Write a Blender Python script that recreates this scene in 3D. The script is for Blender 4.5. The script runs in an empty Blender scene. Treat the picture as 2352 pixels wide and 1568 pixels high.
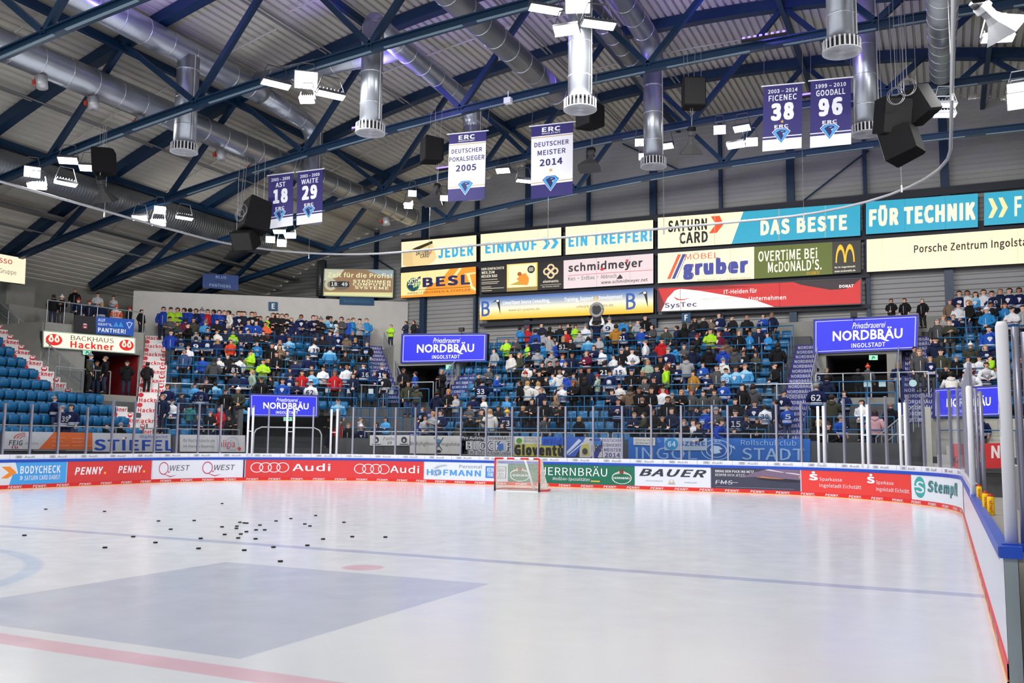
import bpy, math, random
import numpy as np
from mathutils import Vector, Matrix
random.seed(7)
S = bpy.context.scene
C = S.collection
D = bpy.data

# ------------------------------------------------------------------ camera
CAM = np.array([14.612, -5.845, 1.8135])
YAW, PITCH, ROLL, FPX = 0.4376113, 0.1093004, 0.0107902, 2117.0
W0, H0 = 2352, 1568
_fw = np.array([-math.sin(YAW)*math.cos(PITCH), math.cos(YAW)*math.cos(PITCH), math.sin(PITCH)])
_r = np.array([math.cos(YAW), math.sin(YAW), 0.0])
_u = np.cross(_r, _fw)
_r2 = _r*math.cos(ROLL)+_u*math.sin(ROLL)
_u2 = np.cross(_r2, _fw)
cam = D.objects.new('camera', D.cameras.new('camera'))
C.objects.link(cam)
cam.data.sensor_width = 36.0
cam.data.lens = FPX/W0*36.0
cam.data.clip_end = 300
cam.matrix_world = Matrix(((_r2[0], _u2[0], -_fw[0], CAM[0]), (_r2[1], _u2[1], -_fw[1], CAM[1]),
                           (_r2[2], _u2[2], -_fw[2], CAM[2]), (0, 0, 0, 1)))
S.camera = cam

# ------------------------------------------------------------------ world, exposure, lamps of the hall
S.view_settings.view_transform = 'Standard'
S.view_settings.look = 'None'
S.view_settings.gamma = 1.0
S.view_settings.exposure = 0.0
wd = D.worlds.new('hall_air'); S.world = wd; wd.use_nodes = True
wd.node_tree.nodes['Background'].inputs[0].default_value = (0.93, 0.95, 1.0, 1)
wd.node_tree.nodes['Background'].inputs[1].default_value = 0.58
S.cycles.max_bounces = 7
S.cycles.diffuse_bounces = 3
S.cycles.glossy_bounces = 3
S.cycles.transmission_bounces = 4
S.cycles.transparent_max_bounces = 24
S.cycles.caustics_reflective = False
S.cycles.caustics_refractive = False
S.cycles.sample_clamp_indirect = 6.0


def area_lamp(loc, power, size=1.6, target=None, color=(1, .98, .95)):
    l = D.lights.new('flood_lamp', 'AREA'); l.shape = 'RECTANGLE'; l.size = size; l.size_y = size*.6
    l.energy = power; l.color = color
    o = D.objects.new('flood_lamp', l); C.objects.link(o)
    o.location = loc
    if target is not None:
        o.rotation_euler = (Vector(target)-Vector(loc)).to_track_quat('-Z', 'Y').to_euler()
    return o


LAMP_K = .26
# the flood clusters under the roof: those in view and the ones nearer than the frame shows
for lx, ly, lz, tx, ty, tz, pw in [
        (-4.6, 18.1, 13.4, -3, 24, 0, 2600), (5.3, 18.1, 13.6, 4, 26, 0, 2600), (-17, 18.1, 11.8, -8, 20, 0, 2000),
        (-17, 24.4, 12.0, -19, 33, 4, 2300), (-14.5, 30.7, 12.2, -16, 36, 4, 2000), (-7.6, 30.7, 13.0, -8, 38, 4, 2000),
        (.2, 30.7, 13.8, 0, 38, 4, 2000), (7, 30.7, 13.9, 8, 38, 4, 2000), (15, 30.7, 13.5, 17, 38, 4, 2000),
        (16, 24.3, 13, 14, 30, 0, 2000), (16, 18, 12.5, 15, 26, 0, 2000),
        (-12, 6, 12, -8, 8, 0, 2600), (0, 6, 13, 0, 10, 0, 2600), (12, 6, 13, 10, 12, 0, 2600),
        (-14, -6, 12, -22, 18, 3, 3000), (0, -6, 13, 0, 34, 4, 3000), (14, -6, 13, 10, 34, 4, 3000)]:
    area_lamp((lx, ly, lz), pw*LAMP_K, 1.6, (tx, ty, tz))
# violet wash on the roof deck from the stage lights on the trusses
for lx, ly, lz, tx, ty, tz, pw in [(-9.5, 15.5, 15.8, -9, 16.5, 20, 120), (-4.2, 22, 15.4, -1.5, 23, 20, 300), (9.4, 24.0, 15.9, 10.4, 26.5, 20, 420), (2, 26, 15.6, 2, 28, 20, 90)]:
    area_lamp((lx, ly, lz), pw, .5, (tx, ty, tz), (.25, .16, 1))


# ------------------------------------------------------------------ projection helpers (photo pixel -> point on a real plane)
def ray(px, py):
    return _fw+_r2*((px-W0/2)/FPX)+_u2*((H0/2-py)/FPX)


def onY(px, py, y):
    d = ray(px, py); return CAM+d*((y-CAM[1])/d[1])


def onX(px, py, x):
    d = ray(px, py); return CAM+d*((x-CAM[0])/d[0])


def onZ(px, py, z):
    d = ray(px, py); return CAM+d*((z-CAM[2])/d[2])


def onP(px, py, pt, n):
    d = ray(px, py); n = np.array([n[0], n[1], 0.0]); pt = np.array([pt[0], pt[1], 0.0])
    return CAM+d*(((pt-CAM)@n)/(d@n))


def pix(P):
    d = np.asarray(P, float)-CAM; z = d@_fw
    return W0/2+FPX*(d@_r2)/z, H0/2-FPX*(d@_u2)/z


# ------------------------------------------------------------------ materials
_M = {}


def mat(name, col, rough=.6, metal=0.0, emit=0.0, spec=.4):
    if name in _M: return _M[name]
    m = D.materials.new(name); m.use_nodes = True
    b = m.node_tree.nodes['Principled BSDF']
    b.inputs['Base Color'].default_value = (*col, 1)
    b.inputs['Roughness'].default_value = rough
    b.inputs['Metallic'].default_value = metal
    b.inputs['Specular IOR Level'].default_value = spec
    if emit:
        b.inputs['Emission Color'].default_value = (*col, 1)
        b.inputs['Emission Strength'].default_value = emit
        b.inputs['Base Color'].default_value = (*[c*.3 for c in col], 1)
    _M[name] = m
    return m


def srgb(r, g, b):
    f = lambda c: (c/255/12.92) if c <= 10 else ((c/255+.055)/1.055)**2.4
    return (f(r), f(g), f(b))


def noisy(name, col, col2, scale=6, rough=.7, metal=0.0, stretch=(1, 1, 1), bump=0.0):
    """surface with a two-tone noise in object space"""
    if name in _M: return _M[name]
    m = mat(name, col, rough, metal); nt = m.node_tree
    tc = nt.nodes.new('ShaderNodeTexCoord'); mp = nt.nodes.new('ShaderNodeMapping'); no = nt.nodes.new('ShaderNodeTexNoise')
    mp.inputs['Scale'].default_value = stretch
    no.inputs['Scale'].default_value = scale; no.inputs['Detail'].default_value = 3
    rp = nt.nodes.new('ShaderNodeMix'); rp.data_type = 'RGBA'
    rp.inputs[6].default_value = (*col, 1); rp.inputs[7].default_value = (*col2, 1)
    nt.links.new(tc.outputs['Object'], mp.inputs[0]); nt.links.new(mp.outputs[0], no.inputs['Vector'])
    nt.links.new(no.outputs['Fac'], rp.inputs[0])
    nt.links.new(rp.outputs[2], nt.nodes['Principled BSDF'].inputs['Base Color'])
    return m


def steel(name, col, rough):
    """galvanised sheet: metal with patchy roughness"""
    m = noisy(name, col, tuple(c*.8 for c in col), 3, rough, .85)
    return m


STEELBLUE = noisy('dark_blue_steel_paint', srgb(10, 40, 68), srgb(14, 48, 78), 2, .45)
TRAY = mat('pale_tray', srgb(118, 140, 154), .5)
DECK = noisy('roof_deck_sheet', srgb(214, 209, 197), srgb(200, 196, 185), .8, .65)
GALV = steel('galvanised_duct', srgb(190, 196, 205), .33)
GALVD = steel('galvanised_spiral_duct', srgb(150, 155, 160), .42)
CONC = noisy('concrete', srgb(150, 150, 145), srgb(126, 126, 122), 1.5, .85)
CONCD = noisy('dark_concrete', srgb(92, 93, 95), srgb(74, 75, 78), 1.5, .85)
WHITEWALL = noisy('painted_block_wall', srgb(205, 203, 200), srgb(190, 188, 186), 2, .8)
BLACK = mat('black_plastic', (.012, .012, .014), .5)
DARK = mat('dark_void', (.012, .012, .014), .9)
ALU = mat('aluminium', srgb(176, 178, 190), .35, .6)
WHITE = mat('white_enamel', srgb(232, 234, 240), .35)
SEATB = noisy('seat_blue', srgb(24, 104, 156), srgb(16, 90, 138), 4, .32)
RAILB = mat('rail_blue', srgb(22, 92, 140), .4)
RAILG = mat('rail_grey', srgb(165, 170, 176), .35, .5)
LAMP = mat('lamp_face', (1, .99, .96), .5, 0, 14)


def glass_mat(name, tint, gl):
    m = D.materials.new(name); m.use_nodes = True; nt = m.node_tree
    nt.nodes.remove(nt.nodes['Principled BSDF'])
    t = nt.nodes.new('ShaderNodeBsdfTransparent'); t.inputs[0].default_value = (*tint, 1)
    g = nt.nodes.new('ShaderNodeBsdfGlossy'); g.inputs['Roughness'].default_value = .05
    f = nt.nodes.new('ShaderNodeFresnel'); f.inputs[0].default_value = 1.35
    mu = nt.nodes.new('ShaderNodeMath'); mu.operation = 'MULTIPLY'; mu.inputs[1].default_value = gl
    x = nt.nodes.new('ShaderNodeMixShader')
    nt.links.new(f.outputs[0], mu.inputs[0]); nt.links.new(mu.outputs[0], x.inputs[0])
    nt.links.new(t.outputs[0], x.inputs[1]); nt.links.new(g.outputs[0], x.inputs[2])
    nt.links.new(x.outputs[0], nt.nodes['Material Output'].inputs[0])
    _M[name] = m
    return m


GLASS = glass_mat('plexiglass', (.95, .965, .985), .8)
GLASSD = glass_mat('rail_glass', (.78, .82, .84), .8)


def pcol(rgb):
    """printed colour"""
    return mat('print_%02x%02x%02x' % rgb, srgb(*rgb), .55)


def ecol(rgb, k=1.0):
    """translucent print lit from inside a light box"""
    return mat('lit_%02x%02x%02x_%d' % (*rgb, int(k*100)), srgb(*rgb), .5, 0, k)


# ------------------------------------------------------------------ mesh building
ORG = {}


class MB:
    def __init__(s): s.v = []; s.f = []; s.m = []; s.mats = []

    def mi(s, m):
        if m is None: return 0
        if m not in s.mats: s.mats.append(m)
        return s.mats.index(m)

    def add(s, vs, fs, m=None):
        b = len(s.v); k = s.mi(m)
        s.v += [tuple(float(x) for x in v) for v in vs]
        for f in fs: s.f.append([b+i for i in f]); s.m.append(k)
        return s

    def quad(s, a, b, c, d, m=None): return s.add([a, b, c, d], [(0, 1, 2, 3)], m)

    def box(s, lo, hi, m=None, M=None):
        x0, y0, z0 = lo; x1, y1, z1 = hi
        vs = [(x0, y0, z0), (x1, y0, z0), (x1, y1, z0), (x0, y1, z0), (x0, y0, z1), (x1, y0, z1), (x1, y1, z1), (x0, y1, z1)]
        if M is not None: vs = [tuple(M @ Vector(v)) for v in vs]
        return s.add(vs, [(0, 3, 2, 1), (4, 5, 6, 7), (0, 1, 5, 4), (1, 2, 6, 5), (2, 3, 7, 6), (3, 0, 4, 7)], m)

    def bar(s, a, b, w, h, m=None, up=(0, 0, 1)):
        a = np.array(a, float); b = np.array(b, float); d = b-a; L = np.linalg.norm(d); d /= L
        up = np.array(up, float)
        if abs(d@up) > .98: up = np.array([0, 1, 0.])
        x = np.cross(d, up); x /= np.linalg.norm(x); z = np.cross(x, d)
        vs = [p+x*i*w/2+z*j*h/2 for p in (a, b) for i, j in ((-1, -1), (1, -1), (1, 1), (-1, 1))]
        return s.add(vs, [(0, 1, 2, 3), (7, 6, 5, 4), (0, 4, 5, 1), (1, 5, 6, 2), (2, 6, 7, 3), (3, 7, 4, 0)], m)

    def tube(s, pts, r, n=10, m=None, caps=True):
        pts = [np.array(p, float) for p in pts]; rr = r if hasattr(r, '__len__') else [r]*len(pts)
        vs = []; fs = []; px = None
        for i, p in enumerate(pts):
            d = pts[min(i+1, len(pts)-1)]-pts[max(i-1, 0)]; d = d/np.linalg.norm(d)
            if px is None:
                a = np.array([0, 0, 1.]) if abs(d[2]) < .9 else np.array([0, 1., 0])
                px = np.cross(d, a)
            px = px-d*(px@d); px = px/np.linalg.norm(px); py = np.cross(d, px)
            for k in range(n):
                t = 2*math.pi*k/n; vs.append(p+(px*math.cos(t)+py*math.sin(t))*rr[i])
        for i in range(len(pts)-1):
            for k in range(n):
                k2 = (k+1) % n; fs.append((i*n+k, i*n+k2, (i+1)*n+k2, (i+1)*n+k))
        if caps: fs += [tuple(range(n))[::-1], tuple(range((len(pts)-1)*n, len(pts)*n))]
        return s.add(vs, fs, m)

    def loft(s, rings, m=None, caps=True):
        n = len(rings[0]); vs = [p for r in rings for p in r]; fs = []
        for i in range(len(rings)-1):
            for k in range(n):
                k2 = (k+1) % n; fs.append((i*n+k, i*n+k2, (i+1)*n+k2, (i+1)*n+k))
        if caps: fs += [tuple(range(n))[::-1], tuple(range((len(rings)-1)*n, len(rings)*n))]
        return s.add(vs, fs, m)

    def mesh(s, name, smooth=False):
        me = D.meshes.new(name)
        me.from_pydata(s.v, [], s.f)
        for m in s.mats: me.materials.append(m)
        if len(s.mats) > 1: me.polygons.foreach_set('material_index', s.m)
        if smooth: me.polygons.foreach_set('use_smooth', [True]*len(me.polygons))
        me.update()
        return me

    def build(s, name, m=None, parent=None, smooth=False, org=None):
        if m is not None and not s.mats: s.mats = [m]
        if parent is None:
            a = np.array(s.v)
            if org is None: org = ((a[:, 0].min()+a[:, 0].max())/2, (a[:, 1].min()+a[:, 1].max())/2, a[:, 2].min())
        else:
            org = ORG[parent.name]
        s.v = [(x-org[0], y-org[1], z-org[2]) for x, y, z in s.v]
        o = D.objects.new(name, s.mesh(name, smooth)); C.objects.link(o)
        if parent is None: o.location = org
        else: o.parent = parent
        ORG[o.name] = tuple(org)
        if smooth == 'auto': pass
        return o


def tag(o, label, cat, group=None, kind=None):
    o['label'] = label; o['category'] = cat
    if group: o['group'] = group
    if kind: o['kind'] = kind
    return o


def struct(o, label=None):
    o['kind'] = 'structure'
    if label: o['label'] = label
    return o


def thing(name, label, cat, loc, group=None):
    o = D.objects.new(name, None); C.objects.link(o); o.location = tuple(float(x) for x in loc)
    o.empty_display_size = .2
    ORG[o.name] = tuple(float(x) for x in loc)
    return tag(o, label, cat, group)


# ------------------------------------------------------------------ lettering (font outlines become mesh faces)
_T = {}
try:
    import os
    SANS = D.fonts.load(os.path.join(bpy.utils.system_resource('DATAFILES'), 'fonts', 'Noto Sans CJK Regular.woff2'))
except Exception:
    SANS = None


def text_geo(txt, bold=.0, shear=0.0, serif=False):
    k = (txt, bold, shear, serif)
    if k in _T: return _T[k]
    cu = D.curves.new('lettering', 'FONT'); cu.body = txt; cu.shear = shear
    if SANS is not None and not serif: cu.font = SANS
    cu.resolution_u = 2; cu.space_character = 1+bold*1.2
    o = D.objects.new('lettering', cu); C.objects.link(o)
    bpy.context.view_layer.update()
    me = D.meshes.new_from_object(o.evaluated_get(bpy.context.evaluated_depsgraph_get()))
    v = np.array([tuple(x.co)[:2] for x in me.vertices]); f = [tuple(p.vertices) for p in me.polygons]
    D.objects.remove(o); D.curves.remove(cu); D.meshes.remove(me)
    v *= .72/max(v[:, 1].max()-v[:, 1].min(), 1e-6)
    n = len(v); r = bold*.62; k9 = [(0, 0)]
    if bold > .012:          # heavier strokes: the outline repeated at small offsets, each a hair in front of the last
        k9 = [(-1, -1), (1, -1), (1, 1), (-1, 1)]
        if r > .028: k9 += [(0, 0), (1.2, 0), (-1.2, 0), (0, 1), (0, -1)]
        v = np.concatenate([v+(a*r, b*r*.8) for a, b in k9])
        f = [tuple(i+n*q for i in p) for q in range(len(k9)) for p in f]
    lo, hi = v.min(0), v.max(0)
    v = (v-lo)/np.maximum(hi-lo, 1e-6)
    _T[k] = (v, f, np.repeat(np.arange(len(k9))*.0004, n))
    return _T[k]


def poly_text(mb, F, txt, u0, v0, u1, v1, m, off, bold=.02, shear=0.0, serif=False):
    v, f, dz = text_geo(txt, bold, shear, serif)
    U = u0+v[:, 0]*(u1-u0); V = v0+v[:, 1]*(v1-v0); O = off+dz
    try: P = np.array(F(U[:, None], V[:, None], O[:, None])); ok = P.shape == (len(U), 3)
    except Exception: ok = False
    if not ok: P = [F(a, b, c) for a, b, c in zip(U, V, O)]
    mb.add(P, f, m)


def circle(cx, cy, rx, ry, n=24, a0=0, a1=360):
    return [(cx+rx*math.cos(math.radians(a0+(a1-a0)*i/n)), cy+ry*math.sin(math.radians(a0+(a1-a0)*i/n))) for i in range(n+(a1-a0 < 360))]


def draw(mb, F, els, M, step=.0025, off0=.004, sub=1):
    """els: ('t',txt,u0,v0,u1,v1,col[,bold,shear]) ('p',pts,col) ('r',u0,v0,u1,v1,col) ('e',cx,cy,rx,ry,col) ('o',cx,cy,rx,ry,inner,col) ('a',cx,cy,rx,ry,inner,a0,a1,col)"""
    for i, e in enumerate(els):
        off = off0+step*i
        k = e[0]
        if k == 't': poly_text(mb, F, e[1], *e[2:6], M(e[6]), off, e[7] if len(e) > 7 else .02, e[8] if len(e) > 8 else 0, len(e) > 9)
        elif k == 'p': mb.add([F(a, b, off) for a, b in e[1]], [tuple(range(len(e[1])))], M(e[2]))
        elif k == 'r':
            u0, v0, u1, v1 = e[1:5]; n = max(1, int(sub*(u1-u0)))
            for j in range(n):
                a = u0+(u1-u0)*j/n; b = u0+(u1-u0)*(j+1)/n
                mb.quad(F(a, v0, off), F(b, v0, off), F(b, v1, off), F(a, v1, off), M(e[5]))
        elif k == 'e': mb.add([F(a, b, off) for a, b in circle(*e[1:5])], [tuple(range(24))], M(e[5]))
        elif k in 'oa':
            a0, a1 = (0, 360) if k == 'o' else e[6:8]
            n = 28; q = e[5]
            P = circle(e[1], e[2], e[3], e[4], n, a0, a1+(0.001 if a1-a0 >= 360 else 0)); P = P[:n+1]
            if len(P) < n+1: P.append(P[0])
            Q = [(e[1]+(a-e[1])*q, e[2]+(b-e[2])*q) for a, b in P]
            for j in range(n):
                mb.quad(F(*P[j], off), F(*P[j+1], off), F(*Q[j+1], off), F(*Q[j], off), M(e[-1]))


def frame_of(TL, TR, BR, BL, normal_hint=None):
    TL, TR, BR, BL = [np.array(q, float) for q in (TL, TR, BR, BL)]
    ex = TR-TL; ey = TL-BL
    n = np.cross(ex, ey); n /= np.linalg.norm(n)
    if n @ (CAM-TL) < 0: n = -n

    def F(u, v, off=0.0):
        return (BL*(1-u)+BR*u)*(1-v)+(TL*(1-u)+TR*u)*v+n*off
    F.vec = True
    return F, n


def panel(name, label, cat, q, depth, bg, els, M=pcol, border=None, bw=.05, group=None, frame_mat=None, step=.0025):
    """a sign, light box or banner: housing box behind a printed face; q = four 3-D corners TL TR BR BL"""
    F, n = frame_of(*q)
    base = (F(0, 0)+F(1, 0))/2-n*depth/2
    t = thing(name, label, cat, base, group)
    b = MB(); c = [F(0, 0), F(1, 0), F(1, 1), F(0, 1)]
    b.add([p-n*.002 for p in c]+[p-n*depth for p in c], [(0, 1, 2, 3), (7, 6, 5, 4), (0, 4, 5, 1), (1, 5, 6, 2), (2, 6, 7, 3), (3, 7, 4, 0)])
    b.build('housing', frame_mat or BLACK, t)
    f = MB(); f.quad(*[p+n*.002 for p in c], M(bg))
    draw(f, F, els, M, step)
    f.build('printed_face', None, t)
    if border is not None:
        w = np.linalg.norm(F(1, 0)-F(0, 0)); h = np.linalg.norm(F(0, 1)-F(0, 0)); r = MB()
        for a, bb in ((c[0], c[1]), (c[3], c[2]), (c[0], c[3]), (c[1], c[2])): r.bar(a+n*.01, bb+n*.01, bw, bw, None, n)
        r.build('border_frame', border, t)
    return t


def quadY(pts, y): return [onY(a, b, y) for a, b in pts]
def nth(i):
    return str(i+1)+('th' if 10 <= (i+1) % 100 <= 20 else {1: 'st', 2: 'nd', 3: 'rd'}.get((i+1) % 10, 'th'))


# ------------------------------------------------------------------ the ice
ICE = D.materials.new('ice'); ICE.use_nodes = True
nt = ICE.node_tree; bs = nt.nodes['Principled BSDF']
tc = nt.nodes.new('ShaderNodeTexCoord'); sp = nt.nodes.new('ShaderNodeSeparateXYZ')
nt.links.new(tc.outputs['Object'], sp.inputs[0])


def nm(op, a, b=None, c=None):
    n = nt.nodes.new('ShaderNodeMath'); n.operation = op
    for i, x in enumerate((a, b, c)):
        if x is None: continue
        if isinstance(x, (int, float)): n.inputs[i].default_value = x
        else: nt.links.new(x, n.inputs[i])
    return n.outputs[0]


def mixc(f, a, b):
    n = nt.nodes.new('ShaderNodeMix'); n.data_type = 'RGBA'
    nt.links.new(f, n.inputs[0])
    for i, x in ((6, a), (7, b)):
        if isinstance(x, tuple): n.inputs[i].default_value = (*x, 1)
        else: nt.links.new(x, n.inputs[i])
    return n.outputs[2]


def band(x, c, hw, soft=.015):
    d = nm('ABSOLUTE', nm('SUBTRACT', x, c))
    return nm('SUBTRACT', 1, nm('SMOOTH_MIN', nm('MAXIMUM', nm('DIVIDE', nm('SUBTRACT', d, hw-soft), 2*soft), 0), 1, .01))


X, Y = sp.outputs[0], sp.outputs[1]
no = nt.nodes.new('ShaderNodeTexNoise'); no.inputs['Scale'].default_value = .35; no.inputs['Detail'].default_value = 4
nt.links.new(tc.outputs['Object'], no.inputs['Vector'])
col = mixc(no.outputs['Fac'], (.76, .80, .885), (.85, .875, .92))
# big advertising square frozen into the ice, with a faint light oval and lettering-like streaks
sq = nm('MULTIPLY', band(X, 7.03, 2.2), band(Y, 2.72, 2.34))
n2 = nt.nodes.new('ShaderNodeTexNoise'); n2.inputs['Scale'].default_value = 1.3; n2.inputs['Detail'].default_value = 2
nt.links.new(tc.outputs['Object'], n2.inputs['Vector'])
sqc = mixc(n2.outputs['Fac'], (.49, .54, .69), (.60, .645, .77))
col = mixc(nm('MULTIPLY', sq, .85), col, sqc)
col = mixc(nm('MULTIPLY', band(Y, 0.0, .15), .62), col, (.80, .38, .50))
col = mixc(nm('MULTIPLY', band(Y, 7.14, .15), .62), col, (.38, .42, .66))
rr = nm('SQRT', nm('ADD', nm('MULTIPLY', nm('SUBTRACT', X, 6.94), nm('SUBTRACT', X, 6.94)), nm('MULTIPLY', nm('SUBTRACT', Y, 5.56), nm('SUBTRACT', Y, 5.56))))
col = mixc(nm('MULTIPLY', band(rr, 0, .3, .03), .6), col, (.80, .36, .46))
rc = nm('SQRT', nm('ADD', nm('MULTIPLY', X, X), nm('MULTIPLY', Y, Y)))
col = mixc(nm('MULTIPLY', band(rc, 4.42, .12, .04), .45), col, (.40, .55, .82))
col = mixc(nm('MULTIPLY', band(Y, 26.0, .04), .45), col, (.8, .35, .42))
nt.links.new(col, bs.inputs['Base Color'])
bs.inputs['Specular IOR Level'].default_value = .62
n3 = nt.nodes.new('ShaderNodeTexNoise'); n3.inputs['Scale'].default_value = 2.2; n3.inputs['Detail'].default_value = 5
nt.links.new(tc.outputs['Object'], n3.inputs['Vector'])
nt.links.new(nm('ADD', nm('MULTIPLY', n3.outputs['Fac'], .16), .11), bs.inputs['Roughness'])
bp = nt.nodes.new('ShaderNodeBump'); bp.inputs['Strength'].default_value = .012; bp.inputs['Distance'].default_value = .01
nt.links.new(n3.outputs['Fac'], bp.inputs['Height']); nt.links.new(bp.outputs[0], bs.inputs['Normal'])

# path of the boards' inner face: left side, rounded corner, end, rounded corner, right side down to the bench gap
YR0 = 2.45
RC = 8.0


def board_path(step=.25):
    P = [np.array((-15., -2.)), np.array((-15., 22.))]
    for i in range(1, 33):
        a = math.pi-math.pi/2*i/32; P.append(np.array((-7+RC*math.cos(a), 22+RC*math.sin(a))))
    P.append(np.array((7., 30.)))
    for i in range(1, 33):
        a = math.pi/2-math.pi/2*i/32; P.append(np.array((7+RC*math.cos(a), 22+RC*math.sin(a))))
    P.append(np.array((15., YR0)))
    return P


BP = board_path()
BS = [0.0]
for a, b in zip(BP[:-1], BP[1:]): BS.append(BS[-1]+float(np.linalg.norm(b-a)))
BL = BS[-1]
_BSA, _BPA = np.array(BS), np.array(BP)


def bpos(s):
    s = min(max(s, 0), BL-1e-6)
    import bisect
    i = min(max(bisect.bisect_right(BS, s)-1, 0), len(BP)-2)
    t = (s-BS[i])/(BS[i+1]-BS[i]); a, b = BP[i], BP[i+1]; d = (b-a)/np.linalg.norm(b-a)
    return a+(b-a)*t, np.array((-d[1], d[0]))        # point, outward normal (path runs clockwise seen from above)


def bpt(s, z, off):
    """off > 0 = towards the ice; s, z, off may be column arrays"""
    if isinstance(s, np.ndarray):
        q = np.clip(s.ravel(), 0, BL-1e-6); i = np.clip(np.searchsorted(_BSA, q, 'right')-1, 0, len(BP)-2)
        a = _BPA[i]; d = _BPA[i+1]-a; L = np.linalg.norm(d, axis=1)[:, None]
        o_ = np.broadcast_to(np.asarray(off, float).reshape(-1, 1), (len(q), 1))
        p = a+d*((q-_BSA[i])[:, None]/L)-np.stack([-d[:, 1], d[:, 0]], 1)/L*o_
        return np.concatenate([p, np.broadcast_to(np.asarray(z, float).reshape(-1, 1), (len(q), 1))], 1)
    p, n = bpos(s); return np.array((p[0]-n[0]*off, p[1]-n[1]*off, z))


def s_at(px):
    """arc length where the boards cross the vertical plane through photo column px"""
    best = None
    d = ray(px, 1085)[:2]; nrm = np.array((-d[1], d[0]))
    ss = np.linspace(15, BL, 3000)
    prev = None
    for s in ss:
        q = bpos(s)[0]-CAM[:2]
        v = q@nrm
        if prev is not None and prev*v <= 0 and q@d > 0: best = s; break
        prev = v
    return best if best is not None else (15 if px < 100 else BL)


fl = MB()
ring = [(p[0], p[1], 0.0) for p in BP]
ring = [(x+(0.1 if x > 14 else 0), y, z) for x, y, z in ring]+[(15.1, -12, 0), (-15.1, -12, 0)]
fl.add(ring, [tuple(range(len(ring)))[::-1]])
o = fl.build('floor', ICE, None, org=(0, 0, 0)); struct(o, 'white ice sheet with faded red and blue lines')
fl = MB(); fl.box((-31, -14, -.35), (42, 45, -.06)); struct(fl.build('floor', CONCD), 'dark concrete slab around and under the rink')

m = MB(); m.box((15.12, -3, -.05), (20, 33.1, .01)); struct(m.build('floor', noisy('bench_floor', srgb(176, 172, 162), srgb(160, 157, 149), 1.5, .8)), 'pale floor of the bench area behind the right-hand boards')
# ------------------------------------------------------------------ hall shell
ZT = lambda x: 19.85-.0077*(x-5.5)**2
ZB = lambda x: max(15.35-3.65*((x-13)/36)**2, 9) if x < 13 else 15.35-.0011*(x-13)**2
dk = MB()
xs = []; x = -31.0; per = .32
while x < 42:
    xs += [(x, 0), (x+per*.62, 0), (x+per*.70, .13), (x+per*.92, .13)]; x += per
lo = [(a, -9.0, ZT(a)+.16+h) for a, h in xs]; hi = [(a, 44.2, ZT(a)+.16+h) for a, h in xs]
n = len(lo)
dk.add(lo+hi, [(i, i+1, n+i+1, n+i) for i in range(n-1)])
struct(dk.build('ceiling', DECK, None, org=(0, 0, 0)), 'arched corrugated sheet roof deck')

CLAD = noisy('ribbed_wall_cladding', srgb(158, 158, 158), srgb(146, 146, 147), .5, .6)
gw = MB()
z = 0.0
while z < 20.2:
    x0 = 5.5-math.sqrt(max(0, (19.9-z)/.0077)); x1 = 5.5+math.sqrt(max(0, (19.9-z)/.0077))
    x0 = max(x0, -29.9); x1 = min(x1, 41)
    gw.quad((x0, 43.8, z), (x1, 43.8, z), (x1, 43.86, z+.21), (x0, 43.86, z+.21))
    gw.quad((x0, 43.86, z+.21), (x1, 43.86, z+.21), (x1, 43.8, z+.25), (x0, 43.8, z+.25))
    z += .25
struct(gw.build('wall_end', CLAD), 'grey horizontally ribbed end wall of the hall')
lw = MB(); lw.box((-30.4, -9, 0), (-29.9, 44, 10.3)); struct(lw.build('wall_left', CONC))
for k, (cx, w, cz) in enumerate([(-22.5, .3, 8), (-18.3, .14, 8), (-14.7, .34, 5.5), (-11, .16, 5.5), (-7.5, .36, 5.5), (-3.7, .14, 5.5), (.2, .36, 5.5), (4.0, .16, 5.5), (7.7, .38, 5.5), (11.4, .18, 5.5), (15.1, .4, 5.5), (18.9, .18, 5.5), (22.6, .4, 5.5)]):
    m = MB(); m.box((cx-w/2, 43.45, cz), (cx+w/2, 43.79, ZT(cx)-.05))
    struct(m.build('column', STEELBLUE), 'dark blue steel column on the end wall')
# diagonal wind braces on the end wall
for q in [((835, 465), (1062, 335+10)), ((1840, 465), (1995, 345)), ((1580, 400), (1430, 330)), ((845, 582), (905, 620))]:
    a = onY(*q[0], 43.6); b = onY(*q[1], 43.6); m = MB(); m.tube([a, b], .045, 6)
    struct(m.build('trim_brace', STEELBLUE))
# column stub on the left stand
m = MB(); a = onX(10, 745, -28.2); m.box((-28.8, a[1], 5), (-28.2, a[1]+1.6, 9.6)); struct(m.build('column', CONC), 'short concrete column at the back of the left stand')

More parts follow.
